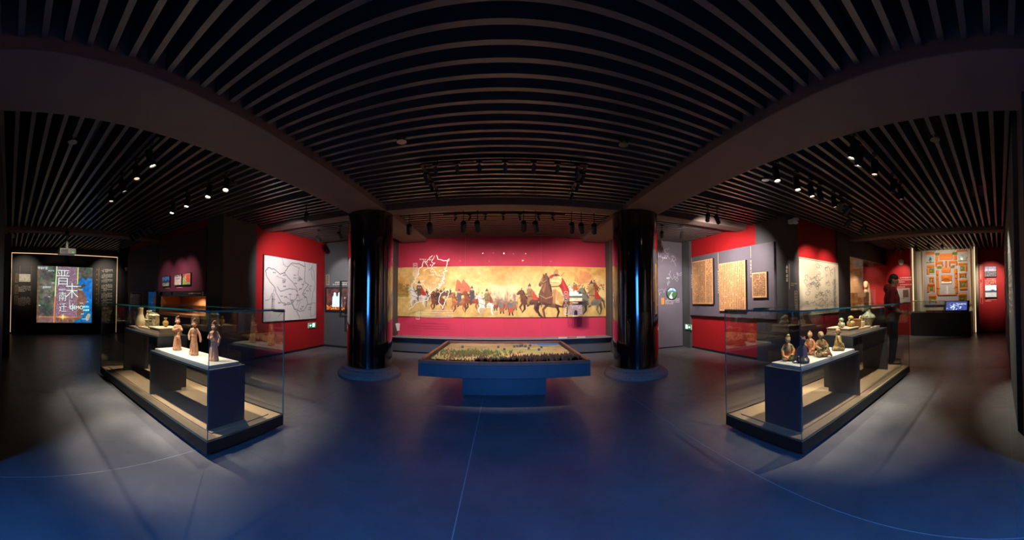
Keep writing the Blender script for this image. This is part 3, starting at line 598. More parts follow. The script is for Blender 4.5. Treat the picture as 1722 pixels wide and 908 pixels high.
def horse(x, y, s, col, dark, armour, cape=None, face=-1, white=False):
    """x,y belly centre; s = body half length; head to the left when face=-1"""
    f = face; P = lambda a, b_: (x - f * -a * s if False else x + (a if f == -1 else -a) * s, y + b_ * s)
    for a, b_, kx, ky, ex, ey in ((-.75, .2, -1.1, .7, -.9, 1.15), (-.6, .3, -.55, .9, -.85, 1.3), (.7, .25, .55, .85, .8, 1.35), (.85, .2, 1.0, .8, .9, 1.3)):
        mu.line([P(a, b_), P(kx, ky), P(ex, ey)], s * .30, dark if a in (-.6, .85) else col, 1, s * .10)
    mu.line([P(.9, -.2), P(1.25, .1), P(1.35, .7)], s * .32, dark, .95, s * .08)
    mu.ell(*P(0, 0), s * 1.0, s * .50, col); mu.ell(*P(-.6, -.05), s * .45, s * .5, col); mu.ell(*P(.6, -.08), s * .42, s * .46, col); mu.ell(*P(-.1, -.18), s * .8, s * .22, tuple(min(255, c_ + 34) for c_ in col), .6, 0, .6); mu.ell(*P(0, .28), s * .8, s * .18, dark, .5, 0, .6)
    mu.poly([P(-1.0, .15), P(-1.12, -.7), P(-1.0, -1.15), P(-.7, -1.05), P(-.35, -.25), P(-.5, .2)], col); mu.line([P(-.75, -1.1), P(-.45, -.55), P(-.3, -.25)], s * .14, dark)
    mu.poly([P(-1.05, -1.22), P(-.8, -1.2), P(-.78, -.92), P(-1.3, -.62), P(-1.48, -.66), P(-1.5, -.8)], col); mu.line([P(-1.45, -.72), P(-1.15, -.72)], s * .08, dark, .8); mu.line([P(-.92, -1.2), P(-.9, -1.4)], s * .1, col)
    if cape: mu.poly([P(-.05, -1.35), P(.3, -1.3), P(.75, -.6), P(1.0, -.1), P(.45, -.1), P(.2, -.3)], cape)
    mu.line([P(.05, -.35), P(.0, -1.1)], s * .58, armour, 1, s * .68); mu.line([P(.12, -.4), P(.1, -1.0)], s * .22, tuple(int(c_ * .78) for c_ in armour), .6, s * .25); mu.line([P(.05, -.4), P(-.18, .15), P(-.12, .55)], s * .34, armour, 1, s * .18); mu.line([P(-.12, .5), P(-.26, .6)], s * .14, dark)
    mu.line([P(.22, -1.12), P(-.22, -.78), P(-.5, -.62)], s * .24, tuple(int(c_ * .86) for c_ in armour), 1, s * .14)
    mu.ell(*P(.0, -1.55), s * .19, s * .24, (206, 160, 120)); mu.poly([P(-.22, -1.6), P(-.1, -1.8), P(0, -1.98), P(.1, -1.8), P(.22, -1.6)], (96, 74, 60)); mu.line([P(-.2, -.5), P(.3, -.45)], s * .08, (90, 50, 30), .8); mu.line([P(-1.2, -.85), P(-.6, -.6)], s * .05, (70, 44, 30), .8); mu.line([P(-.95, -.1), P(-.4, .1)], s * .07, (70, 44, 30), .6)
g1 = (232, 224, 210)
for (px, py, s, c_, d_, ar, cp) in [(330, 440, 11, (150, 90, 60), (80, 46, 36), (90, 80, 80), (200, 60, 50)), (430, 440, 12, (150, 80, 56), (84, 44, 34), (84, 74, 74), None), (500, 430, 11, (120, 70, 50), (70, 44, 36), (90, 84, 84), None), (560, 430, 10, (110, 70, 50), (66, 44, 36), (80, 76, 80), None)]: horse(*L_(px, py), s, c_, d_, ar, cp)
horse(*L_(255, 450), 27, g1, (150, 140, 130), (120, 90, 70), (190, 50, 44)); horse(*L_(440, 495), 21, (140, 74, 50), (76, 38, 30), (84, 66, 60), None)
horse(*L_(645, 505), 23, (186, 110, 62), (110, 56, 36), (100, 92, 96), None); horse(*L_(765, 485), 24, (156, 76, 44), (88, 40, 28), (74, 70, 80), None); horse(*L_(905, 520), 26, g1, (190, 180, 170), (150, 120, 80), (150, 70, 50))
def soldier(x, y, h, coat, skirt):
    mu.line([(x - h * .06, y + h * .3), (x - h * .09, y + h * .5)], h * .09, (70, 50, 40)); mu.line([(x + h * .07, y + h * .3), (x + h * .12, y + h * .5)], h * .09, (70, 50, 40))
    mu.poly([(x - h * .12, y - h * .02), (x + h * .12, y - h * .02), (x + h * .19, y + h * .34), (x - h * .19, y + h * .34)], skirt); mu.poly([(x - h * .17, y - h * .24), (x + h * .17, y - h * .24), (x + h * .13, y + h * .06), (x - h * .13, y + h * .06)], coat)
    mu.line([(x - h * .17, y - h * .2), (x - h * .22, y + h * .02)], h * .08, coat); mu.line([(x + h * .17, y - h * .2), (x + h * .22, y + h * .02)], h * .08, coat); mu.ell(x, y - h * .33, h * .08, h * .09, (190, 146, 112)); mu.poly([(x - h * .10, y - h * .34), (x, y - h * .5), (x + h * .10, y - h * .34)], (104, 90, 84)); mu.line([(x + h * .22, y + h * .3), (x + h * .26, y - h * .8)], 1, (120, 80, 50), .8)
for px, py, h, c_, k_ in ((985, 520, 40, (176, 130, 90), (150, 80, 56)), (1012, 500, 34, (150, 110, 84), (140, 90, 60)), (1045, 535, 48, (128, 118, 116), (168, 96, 66)), (1074, 510, 34, (170, 120, 86), (160, 70, 50))): soldier(*L_(px, py), h, c_, k_)
for px, py, h, c_, k_ in ((14, 520, 36, (160, 110, 80), (190, 100, 70)), (50, 545, 52, (116, 112, 118), (196, 84, 60)), (88, 520, 38, (150, 120, 100), (176, 110, 76))): soldier(*R_(px, py), h, c_, k_)
horse(*R_(225, 490), 29, (110, 60, 38), (62, 32, 24), (164, 120, 76), (206, 66, 50)); horse(*R_(850, 370), 14, (130, 84, 54), (80, 50, 36), (140, 100, 70), (200, 60, 50)); horse(*R_(650, 400), 15, (224, 218, 206), (180, 170, 160), (190, 120, 70), (206, 70, 54))
horse(*R_(820, 490), 35, (130, 122, 104), (90, 80, 66), (190, 146, 92), (196, 60, 50)); pass
def RP(pts, col, al=1): mu.poly(PL(R_, pts), col, al)
hb, hd, hl = (112, 66, 42), (58, 32, 24), (166, 106, 68)
mu.line(PL(R_, [(560, 470), (585, 560), (575, 640)]), 8, hd, 1, 5); mu.line(PL(R_, [(480, 540), (500, 590), (485, 642)]), 9, hd, 1, 5); mu.line(PL(R_, [(400, 520), (352, 570), (366, 642)]), 9, hb, 1, 6); mu.line(PL(R_, [(335, 500), (285, 555), (318, 620), (340, 640)]), 9, hd, 1, 6)
RP([(415, 262), (450, 245), (500, 248), (545, 290), (580, 350), (612, 420), (612, 510), (560, 480), (520, 380)], (168, 30, 30)); RP([(530, 300), (560, 350), (600, 440), (600, 500), (560, 420)], (206, 60, 48), .8); RP([(500, 260), (520, 300), (530, 400), (512, 340)], (110, 20, 22), .8)
RP([(308, 430), (330, 400), (420, 410), (520, 440), (600, 470), (610, 540), (560, 560), (480, 548), (400, 530), (340, 530), (312, 490)], hb); RP([(330, 500), (420, 520), (560, 540), (480, 560), (380, 545)], hd, .7); RP([(318, 430), (350, 420), (400, 440), (340, 470)], hl, .6)
RP([(372, 252), (400, 262), (424, 330), (440, 440), (400, 480), (320, 470), (316, 410), (345, 350), (352, 300)], hb); RP([(392, 262), (412, 280), (432, 370), (440, 430), (420, 400), (404, 330)], hd); RP([(340, 400), (362, 340), (372, 300), (378, 350), (360, 420)], hl, .7)
RP([(352, 238), (362, 252), (376, 236), (388, 236), (392, 262), (386, 300), (350, 330), (332, 362), (314, 360), (308, 340), (330, 300), (348, 265)], hb); RP([(350, 262), (360, 290), (330, 330), (318, 330), (334, 296)], hl, .8); mu.ell(*R_(358, 280), 1.6, 1.2, (20, 12, 10)); mu.line(PL(R_, [(330, 300), (352, 322), (385, 300)]), 1.4, (210, 180, 130), .8); mu.line(PL(R_, [(320, 440), (380, 470), (440, 450)]), 3, (180, 140, 100), .8); mu.line(PL(R_, [(365, 325), (420, 300)]), 1.2, hd)
RP([(412, 290), (430, 268), (520, 262), (532, 300), (520, 335), (500, 350), (520, 420), (552, 470), (530, 540), (470, 520), (440, 440), (436, 360), (416, 330)], (222, 184, 118)); RP([(470, 380), (520, 420), (548, 470), (528, 536), (480, 480)], (196, 150, 92)); RP([(436, 388), (476, 384), (472, 450), (466, 530), (438, 530), (446, 450)], (176, 122, 76)); RP([(430, 520), (470, 520), (466, 542), (428, 540)], (120, 78, 50))
RP([(424, 305), (500, 296), (520, 316), (500, 332), (430, 336)], (244, 212, 150)); mu.line(PL(R_, [(426, 322), (500, 326)]), 2, (140, 96, 56), .8); mu.line(PL(R_, [(430, 362), (500, 356)]), 4, (130, 84, 50), .9); RP([(412, 262), (455, 262), (432, 284), (412, 284)], (190, 44, 38)); RP([(490, 262), (528, 270), (528, 296), (500, 280)], (236, 206, 150))
mu.ell(*R_(474, 238), 8, 8.6, (196, 142, 104)); RP([(456, 244), (494, 244), (484, 262), (466, 262)], (70, 44, 34)); RP([(448, 230), (462, 214), (482, 196), (496, 212), (500, 232), (478, 222)], (186, 142, 84)); mu.line(PL(R_, [(520, 262), (556, 230)]), 1.6, (120, 100, 80))
mu.a *= (1 + (fbm(166, 708, 60, 3, 31)[..., None] - .5) * .25)
t, W_, H_ = board('mural', 'long painted mural of mounted warriors under an orange sky on the crimson wall', 'mural', 'B', 8.0, -2.80, 2.66, .90, 2.20, .03, M['black'], canvas=mu, cmat=PAINT, cname='painting')
t = thing('mural_plinth', 'long grey plinth at the foot of the mural, carrying the glass front', 'plinth', (-.07, 7.7, 0))
B().box(-2.73, 2.73, -.1, .3, .04, .39).build('plinth_body', M['charl'], t); B().box(-2.73, 2.73, -.22, .3, .39, .402).build('ledge', mat('ledge_grey', (130, 126, 130), .5), t); B().box(-2.73, 2.73, -.07, .3, 0, .04).build('toe_kick', M['black'], t)
# the glass front with the white map printed on it
t = thing('glass_screen', 'tall clear glass front standing on the mural plinth with white map outline printed on it', 'glass screen', (0, 7.60, .402))
GX = (-2.80, -.95, .9, 2.66)
for a, b_ in zip(GX[:-1], GX[1:]):
    bb = B().box(a + .003, b_ - .003, 0, .010, 0, 2.5); bb.mi = [1, 1, 0, 0, 1, 1]; bb.build('glass_pane', [ARGLASS, mat('clear_edge', (120, 130, 134), .3)], t)
def gp(px, py):      # crop pixel of the map print -> glass plane
    x = (660 + px / 5.674 - CX) / FPX; z = EYE - (420 + py / 5.674 - 507) / FPX * 7.6 / math.cos(x); return 7.6 * math.tan(x), z - .402
def polyl(b, pts, w_, y=-.003):
    for p, q in zip(pts[:-1], pts[1:]):
        d = Vector((q[0] - p[0], q[1] - p[1])); L = d.length
        if L < 1e-6: continue
        nx, nz = -d.y / L * w_ / 2, d.x / L * w_ / 2
        b.prism([(p[0] + nx, p[1] + nz), (p[0] - nx, p[1] - nz), (q[0] - nx, q[1] - nz), (q[0] + nx, q[1] + nz)], y, y + .002)
def wiggle(pts, k, amp, seed=0):
    r = random.Random(seed); out = []
    for p, q in zip(pts[:-1], pts[1:]):
        for i in range(k): u = i / k; out.append((p[0] + (q[0] - p[0]) * u + r.uniform(-amp, amp), p[1] + (q[1] - p[1]) * u + r.uniform(-amp, amp)))
    return out + [pts[-1]]
b = B()
for pts, wd in [([(380, 55), (350, 80), (325, 110), (290, 118), (282, 165), (250, 180), (245, 240), (205, 310), (180, 345), (195, 380)], 7), ([(415, 55), (432, 92), (520, 108), (538, 85), (520, 130), (515, 170), (490, 190), (520, 200), (480, 215), (500, 240), (470, 290), (495, 320), (440, 330), (455, 355), (430, 375)], 7),
                ([(195, 300), (240, 330), (290, 330), (330, 370), (370, 400), (400, 380), (440, 350)], 5), ([(400, 60), (375, 120), (400, 130), (370, 165), (410, 215), (425, 245), (480, 250)], 5), ([(290, 200), (330, 180), (380, 175), (360, 210), (410, 205)], 4),
                ([(510, 378), (540, 390), (530, 440), (500, 500), (480, 565), (470, 540), (445, 510), (442, 470), (470, 410), (510, 378)], 6), ([(160, 572), (200, 540), (235, 500), (290, 490), (330, 480), (360, 440), (345, 420), (375, 400)], 7), ([(315, 120), (330, 150), (340, 180)], 4), ([(440, 330), (470, 345), (460, 300), (500, 280)], 5)]:
    P = wiggle(pts, 5, 5, len(pts)); polyl(b, [gp(*p) for p in P], wd / 5.674 / FPX * 7.9)
b.build('map_outline', M['white'], t)
cells = []
for px, py in ((255, 100), (290, 105), (350, 105), (305, 130), (355, 155), (390, 175), (440, 210), (345, 250), (415, 285), (380, 325), (265, 310), (340, 368), (240, 370), (160, 540), (230, 455), (280, 470), (420, 250), (470, 280)):
    x, z = gp(px, py); cells += [(x, z, .045), (x + .048, z, .045)]
    if px == 345: cells += [(x + .095, z, .05)]
x, z = gp(205, 150); cells += column_cells(x, z + .03, 6, .05); 
for r_ in range(4):
    x0, z0 = gp(275, 572 + r_ * 21); cells += [(x0 + k * .034, z0 - .03, .03) for k in range(2 if r_ == 0 else 0, 24)]
x, z = gp(240, 590); cells += column_cells(x, z + .02, 4, .045)
marks('lettering', M['white'], t, cells, -.003, 4)
b = B(); x0, z0 = gp(198, 132); x1, z1 = gp(232, 245)
for q in ([(x0, z0), (x1, z0), (x1, z1), (x0, z1), (x0, z0)],): polyl(b, q, .008)
x0, z0 = gp(228, 580); x1, z1 = gp(260, 665); polyl(b, [(x0, z0), (x1, z0), (x1, z1), (x0, z1), (x0, z0)], .006)
b.build('lettering_frame', M['white'], t)
def photo(w_, h, kind, seed=1):
    c = Cv(w_, h, (150, 160, 170)); H = h
    if kind == 'beach':
        c.a[:] = (232, 236, 246); c.rect(0, H * .42, w_, H * .62, (70, 96, 70)); c.rect(0, H * .6, w_, H, (216, 190, 150)); c.poly([(0, H * .75), (w_, H * .62), (w_, H), (0, H)], (226, 206, 176)); c.noise(.2, 9, seed)
        for i in range(14): c.ell(w_ * random.uniform(.6, 1), H * random.uniform(0, .2), 4, 3, (50, 70, 50), .8)
        c.rect(0, H * .93, w_, H, (150, 40, 50))
    elif kind == 'gate':
        c.a[:] = (176, 160, 170); c.noise(.6, 12, seed, (110, 90, 100)); c.rect(w_ * .05, H * .35, w_ * .95, H, (150, 132, 136)); c.ell(w_ * .5, H * .85, w_ * .13, H * .35, (24, 22, 26)); c.noise(.3, 20, seed + 1)
    elif kind == 'lake':
        c.a[:] = (226, 236, 246); c.rect(0, H * .45, w_, H * .62, (66, 96, 146)); c.poly([(0, H * .6), (0, H * .5), (w_ * .3, H * .52), (w_ * .65, H * .36), (w_, H * .5), (w_, H * .62)], (56, 82, 130)); c.rect(0, H * .6, w_, H, (214, 216, 222)); c.noise(.1, 6, seed)
    elif kind == 'town':
        c.a[:] = (150, 132, 176); c.rect(0, H * .3, w_, H * .42, (196, 180, 214)); c.rect(0, H * .45, w_, H, (84, 78, 92)); c.noise(.7, 24, seed, (190, 184, 180), lo=.5, hi=.7); c.noise(.5, 14, seed + 3, (40, 50, 44), lo=.5, hi=.7)
    elif kind == 'peaks':
        c.a[:] = (90, 160, 226); c.poly([(0, H), (0, H * .5), (w_ * .3, H * .3), (w_ * .5, H * .5), (w_ * .8, H * .25), (w_, H * .45), (w_, H)], (40, 80, 130)); c.rect(0, H * .65, w_, H, (210, 206, 180)); c.noise(.6, 16, seed, (40, 56, 50), lo=.45, hi=.6)
    elif kind == 'street':
        c.a[:] = (196, 186, 160); c.rect(0, 0, w_, H * .2, (70, 66, 60)); c.noise(.6, 14, seed, (240, 232, 214), lo=.45, hi=.6); c.rect(w_ * .2, H * .3, w_ * .8, H * .45, (150, 150, 170)); c.noise(.4, 26, seed + 5, (90, 80, 60), lo=.5, hi=.7)
    elif kind == 'garden':
        c.a[:] = (110, 150, 60); c.noise(.7, 10, seed, (206, 196, 150), lo=.4, hi=.7); c.rect(w_ * .45, H * .1, w_ * .92, H * .8, (206, 70, 60)); c.poly([(0, 0), (w_ * .5, 0), (w_ * .2, H * .3), (0, H * .4)], (150, 60, 60)); c.noise(.3, 20, seed + 4)
    elif kind == 'river':
        c.a[:] = (176, 204, 236); c.rect(0, H * .32, w_, H, (74, 110, 60)); c.poly([(w_ * .2, H * .3), (w_ * .5, H * .22), (w_, H * .34), (w_, H * .42), (0, H * .42)], (80, 120, 150)); c.poly([(w_ * .45, H * .4), (w_ * .62, H * .4), (w_ * .45, H * .62), (w_ * .6, H), (w_ * .1, H), (w_ * .32, H * .6)], (206, 222, 240)); c.noise(.5, 14, seed, (40, 70, 36), lo=.5, hi=.75)
    return c
for (px0, py0, px1, py1, k, lab) in ((612, 400, 735, 497, 'beach', 'printed photo of a pale sandy shore fixed on the mural glass, upper of two'), (612, 528, 735, 622, 'gate', 'printed photo of a stone arch gate fixed on the mural glass, lower of two')):
    f = lambda px, py: (7.55 * math.tan((850 + px / 5.674 - CX) / FPX), EYE - (420 + py / 5.674 - 507) / FPX * 7.55 / math.cos((850 + px / 5.674 - CX) / FPX))
    (x0, z1), (x1, z0) = f(px0, py0), f(px1, py1)
    t, W_, H_ = board('photo_print', lab, 'photo', 'B', 7.597, x0, x1, z0, z1, .012, M['black'], 'photos on the mural glass', photo(60, 46, k), PRINT)
    marks('caption', M['white'], t, column_cells(-W_ / 2 - .10, H_ - .03, 5, .042), -.004, 9)
    b = B(); a, c_ = -W_ / 2 - .125, -W_ / 2 - .035; polyl(b, [(a, .02), (c_, .02), (c_, H_), (a, H_), (a, .02)], .006, -.004); b.build('caption_frame', M['white'], t)
    B().box(-W_ / 4, W_ / 5, -.01, 0, -.035, -.02).build('caption_strip', M['white'], t)
t = thing('leaflet_stand', 'small clear acrylic stand holding white leaflets at the left end of the ledge', 'leaflet stand', (-2.62, 7.53, .402))
B().add([(-.1, -.03, 0), (.1, -.03, 0), (.07, .03, .26), (-.05, .03, .26)], [(0, 1, 2, 3)]).build('acrylic_sheet', GLASS, t)
b = B(); b.box(-.06, .0, -.01, -.004, .17, .34, mx=Matrix.Rotation(.12, 4, 'Y')); b.box(.0, .07, -.004, .002, .15, .34, mx=Matrix.Rotation(-.25, 4, 'Y')); b.build('leaflets', mat('paper_white', (235, 225, 225), .8), t)
for i, x in enumerate((1.42, 1.88)): tag(box('ledge_label', mat('label_grey', (196, 186, 186), .6), x - .11, x + .11, 7.585 - .01, 7.585, .404, .43), ['pale label strip on the plinth ledge, left of two', 'pale label strip on the plinth ledge, right of two'][i], 'label', 'ledge labels')
o = B().add([(0, 0, 0), (.05, 0, 0), (.04, 0, .1), (.025, 0, .16), (.01, 0, .1)], [(0, 1, 2, 3, 4)]); 
t = thing('hanging_tag', 'small gold tag hanging on the grey post right of the mural', 'tag', (2.71, 7.47, 1.5)); B().prism([(-.03, 0), (.03, 0), (.02, .10), (0, .17), (-.02, .10)], -.01, .0).build('tag_plate', M['gold'], t)
# grey wall left: screen, heading; far person
def tv_art():
    c = Cv(110, 70, (60, 30, 30)); c.noise(.8, 6, 4, (120, 60, 50)); c.rect(0, 58, 110, 70, (150, 70, 30)); c.noise(.5, 16, 8, (30, 20, 26), lo=.4, hi=.6)
    for x in (30, 46): c.poly([(x - 9, 60), (x - 8, 28), (x - 4, 22), (x + 4, 22), (x + 8, 28), (x + 9, 60)], (200, 236, 252)); c.ell(x, 18, 4.2, 5.5, (220, 244, 255))
    for i in range(6): c.glyph(62 + i * 7, 28, 6, (230, 220, 210))
    for i in range(5): c.rect(64, 44 + i * 3, 64 + random.randint(14, 36), 45 + i * 3, (200, 190, 180), .6)
    for i in range(40): c.ell(random.uniform(0, 110), random.uniform(56, 70), 2, 2, random.choice([(250, 150, 40), (220, 90, 30), (255, 210, 120)]), .8)
    return c
t, W_, H_ = board('wall_screen', 'wall-mounted screen showing two pale figures, in black frame on the grey wall', 'screen', 'B', 7.6, -4.82, -3.72, 1.00, 1.68, .05, M['black'], canvas=tv_art(), cmat=SCREEN, cname='screen_picture', inset=.045, frame=M['black'], fw=.045)
t = thing('wall_heading', 'small framed gold heading with two lines of white text above the wall screen', 'wall text', (-4.76, 7.597, 1.75)); marks('lettering', M['gold'], t, column_cells(-.045, .25, 4, .05)); marks('lettering', M['white'], t, rows(.16, .95, .08, 2, .036, 1.6), seed=3)
b = B(); polyl(b, [(-.065, 0), (.03, 0), (.03, .28), (-.065, .28), (-.065, 0)], .006); b.build('lettering_frame', M['cream'], t)
t = thing('open_frame', 'empty black rectangular frame standing off the wall, half hidden behind the left column', 'frame', (-3.6, 7.0, .88))  # bare black frame, carries no sign
b = B(); b.box(-.42, .3, -.03, 0, .0, .05); b.box(-.42, .3, -.03, 0, .90, .93); b.box(-.42, -.37, -.03, 0, .05, .90); b.box(.25, .3, -.03, 0, .05, .90); b.build('frame_bars', M['black'], t); B().box(.1, .15, -.02, .0, -.88, .0).build('post', M['black'], t); B().box(0, .25, -.12, .1, -.88, -.87).build('foot_plate', M['black'], t)
# mauve panel right
t = thing('wall_panel', 'mauve-grey printed panel with a faint map outline, right of the right column', 'wall panel', (4.42, 7.6, 0))
B().box(-.42, .36, -.06, 0, .03, 3.0).build('backing_board', M['lilac'], t)
b = B(); r = random.Random(5)
for k in range(9):
    x, z = r.uniform(-.36, .2), r.uniform(1.4, 2.7); pts = [(x, z)]
    for j in range(12): x = min(.33, max(-.4, x + r.uniform(-.09, .09))); z += r.uniform(-.1, .1); pts.append((x, z))
    polyl(b, pts, .006, -.063)
b.build('map_outline', mat('pale_mauve_line', (176, 166, 180), .6), t)
marks('lettering', M['white'], t, rows(-.2, .28, .0 + 1.36, 4, .028, 1.5) + rows(-.28, -.1, 2.5, 1, .05, lastfrac=1, indent=0) + rows(-.15, -.02, 1.95, 1, .05, lastfrac=1, indent=0), -.063, 6)
B().box(-.32, -.23, -.066, -.06, 1.2, 1.38).build('orange_label', mat('orange_label', (206, 130, 60), .6), t)
t = thing('round_photo', 'small round framed photo of a river valley on the mauve panel', 'photo', (4.42, 7.54, 1.50))
b = B(); b.lathe([(.165, 0), (.17, .01), (.17, .03), (.155, .035)], 40, mx=Matrix.Rotation(PI / 2, 4, 'X')); b.build('frame', M['black'], t, smooth=True)
c = photo(60, 60, 'river'); ob = c.plane('picture', .31, .31, PRINT, t, (0, -.038, -.155))
bm = bmesh.new(); bm.from_mesh(ob.data); bmesh.ops.delete(bm, geom=[v for v in bm.verts if math.hypot(v.co.x, v.co.z - .155) > .155], context='VERTS'); bm.to_mesh(ob.data); bm.free()

# ---------------------------------------------------------------- left wall: outline map
c = Cv(230, 170, (214, 206, 206)); c.noise(.04, 6, 2); K = (60, 58, 62)
m_ = lambda px, py: ((px - 52) / 400 * 230, (py - 128 - (px - 52) * .165) / 517 * 170 * (1 + (px - 52) / 400 * .2))
def wl(pts, wd, k=5, amp=1.2, seed=1, al=1): c.line(wiggle([m_(*p) for p in pts], k, amp, seed), wd, K, al)
wl([(62, 250), (80, 228), (120, 240), (160, 278), (190, 262), (215, 215), (245, 188), (300, 195), (345, 215)], 1.6)
wl([(62, 250), (70, 300), (100, 350), (125, 380), (130, 420), (170, 490), (220, 512), (245, 500), (262, 540), (300, 560), (340, 560), (375, 510), (365, 460), (330, 430), (345, 400), (380, 360), (350, 340), (345, 300), (350, 225), (345, 180)], 1.4, seed=3)
wl([(190, 270), (260, 350), (280, 380), (290, 420), (280, 460), (250, 500)], 1.3, seed=4); wl([(140, 370), (160, 410), (190, 400), (230, 385), (265, 390), (290, 410)], 1.3, seed=5)
for i, pts in enumerate([[(170, 150), (180, 200), (210, 220)], [(240, 200), (300, 230), (290, 280), (330, 320)], [(130, 290), (200, 320), (180, 350)], [(300, 400), (330, 380), (340, 330)], [(380, 250), (410, 220), (400, 270), (420, 320)], [(410, 200), (430, 280), (440, 360), (420, 420), (410, 520)], [(60, 480), (90, 470), (120, 390)], [(200, 450), (230, 470), (260, 520), (300, 600)], [(300, 430), (310, 500), (290, 560), (310, 620)], [(150, 600), (180, 570), (200, 560)], [(380, 380), (400, 410), (390, 370)], [(230, 430), (240, 480)], [(330, 470), (300, 480), (280, 520)]]): wl(pts, .9, 6, 1.6, i, .8)
c.line([m_(*p) for p in ((402, 505), (442, 500), (440, 600), (402, 606), (402, 505))], .8, K)
for i in range(34):
    x, y = random.uniform(30, 200), random.uniform(40, 140)
    for j in range(3): c.glyph(x + j * 4, y, 3.2, K, .75)
x, y = m_(108, 440); c.line([(x - 3, y - 4), (x + 7, y - 4), (x + 7, y + 34), (x - 3, y + 34), (x - 3, y - 4)], .8, K)
for j in range(6): c.glyph(x - 1, y + j * 5.2, 5, K)
board('outline_map', 'large white outline map in thin black frame on the red left wall', 'map', 'L', -4.88, 5.05, 7.13, .80, 2.31, .04, M['black'], canvas=c, cmat=PRINT, cname='map_print', inset=.01)
# exit signs
def exit_sign(lab, kind, fixed, a, b_, z0, z1, arrow=-1):
    loc, rz = onwall(kind, fixed, a, b_, z0); W_ = abs(b_ - a); Hh = z1 - z0; t = thing('exit_sign', lab, 'exit sign', loc, rz, 'exit signs')
    B().box(-W_ / 2, W_ / 2, -.03, 0, 0, Hh).build('housing', M['whitep'], t, bevel=.003)
    B().box(-W_ / 2 + .01, W_ / 2 - .01, -.033, -.03, .01, Hh - .01).build('green_face', mat('sign_green', (14, 120, 66), .4, emit=.8, ecol=(10, 130, 70)), t)
    s = Hh / .14; g = B(); ax = arrow * W_ * .27; 
    g.prism([(ax - arrow * .04 * s, .062 * s), (ax - arrow * .04 * s, .078 * s), (ax, .078 * s), (ax, .096 * s), (ax + arrow * .035 * s, .07 * s), (ax, .044 * s), (ax, .062 * s)], -.036, -.033)
    g.build('arrow', M['gwhite'], t); dx = -arrow * W_ * .16; h = B()
    for q in ([(-.045, .025), (-.045, .118), (.045, .118), (.045, .025), (.036, .025), (.036, .109), (-.036, .109), (-.036, .025)],): h.prism([(dx + x * s, z * s) for x, z in q], -.036, -.033)
    h.build('door_symbol', M['gwhite'], t); h = B()
    h.prism([(dx + x * s, z * s) for x, z in [(-.008, .095), (.006, .097), (.008, .083), (-.006, .081)]], -.036, -.033); h.prism([(dx + x * s, z * s) for x, z in [(-.01, .08), (.008, .08), (.01, .055), (.024, .03), (.014, .026), (.0, .05), (-.016, .028), (-.026, .032), (-.01, .058), (-.026, .066), (-.024, .074)]], -.036, -.033)
    h.build('running_figure', M['gwhite'], t)
exit_sign('lit green exit sign low on the red left wall, arrow to the left', 'L', -4.88, 6.80, 7.14, .56, .70, -1)
exit_sign('lit green exit sign on the grey strip at the corner of the right wall', 'R', 4.80, 7.42, 7.10, .50, .64, 1)
exit_sign('lit green exit sign low on the far left end wall, seen through the glass case', 'L', -10.62, 3.12, 3.62, .48, .66, -1)
exit_sign('lit green exit sign low on the far right red wall behind the standing man', 'R', 10.3, 3.78, 3.40, .55, .69, 1)

# ---------------------------------------------------------------- left front wall: canopy, photos, niche
t = thing('canopy_panel', 'big dark maroon panel above the tan niche, left front wall', 'wall panel', (-6.53, 4.5, 1.47))
B().box(-1.12, 1.10, -.6, 0, 0, 1.34).build('panel_body', M['maroon'], t); 
t = thing('canopy_panel', 'dark charcoal-maroon panel above the glass cabinet at the far end of the left front wall', 'wall panel', (-8.8, 4.5, 1.47))
B().box(-1.14, 1.14, -.6, 0, 0, 1.34).build('panel_body', mat('dark_plum', (60, 40, 48), .7), t)
for a, b_, z0, z1, k, lab in ((-7.34, -6.95, 1.60, 1.86, 'peaks', 'small framed photo of blue peaks, leftmost of three on the maroon panel'), (-6.70, -6.36, 1.61, 1.88, 'street', 'small framed photo of a pale courtyard, middle of three on the maroon panel'), (-6.33, -5.97, 1.61, 1.89, 'garden', 'small framed photo of a red block in greenery, rightmost of three on the maroon panel')):
    t, W_, H_ = board('small_photo', lab, 'photo', 'B', 3.9, a, b_, z0, z1, .035, M['black'], 'three photos on the maroon panel', photo(46, 40, k), SCREEN if False else PRINT, inset=.012)
    if k != 'garden': marks('caption', M['white'], t, rows(-.1, .22, -.03, 1, .028, lastfrac=.9, indent=0), -.003, 2); marks('side_caption', M['gold'], t, column_cells(-W_ / 2 - .07, H_ - .06, 5, .03), -.003, 2)
t = thing('niche', 'tan-lined wall niche under a black header, left front wall', 'niche', (-6.42, 4.5, 0))
B().box(-1.22, 1.04, -.59, 0, 1.35, 1.47).build('header', M['black'], t)
B().box(-1.0, 1.02, -.03, 0, .92, 1.35).build('back_lining', M['tan'], t); B().box(-1.04, -1.0, -.6, 0, .92, 1.35).build('side_lining', M['tan'], t); B().box(1.0, 1.03, -.6, -.03, .92, 1.35).build('side_lining', M['tan'], t)
B().box(-1.24, 1.03, -.6, 0, .86, .92).build('shelf', M['tan'], t); B().box(-1.24, 1.03, -.58, 0, 0, .86).build('lower_cabinet', M['black'], t)
marks('lettering', M['cream'], t, [(.3 + k * .036, 1.405, .03) for k in range(14)], -.593, 2)
B().box(.86, .9, -.595, -.59, 1.37, 1.45).build('yellow_label', M['gold'], t)
for z in (0,):
    b = B()
    for x0, c_ in ((-1.1, 0), (-.75, 0)): b.add([(-1.18, -.592, 1.37), (-1.0, -.592, 1.37), (-.98, -.592, 1.45), (-1.12, -.592, 1.46)], [(0, 1, 2, 3)]); b.box(-.5, -.44, -.593, -.59, 1.38, 1.45)
    b.build('green_print', mat('green_print', (120, 190, 120), .6), t)
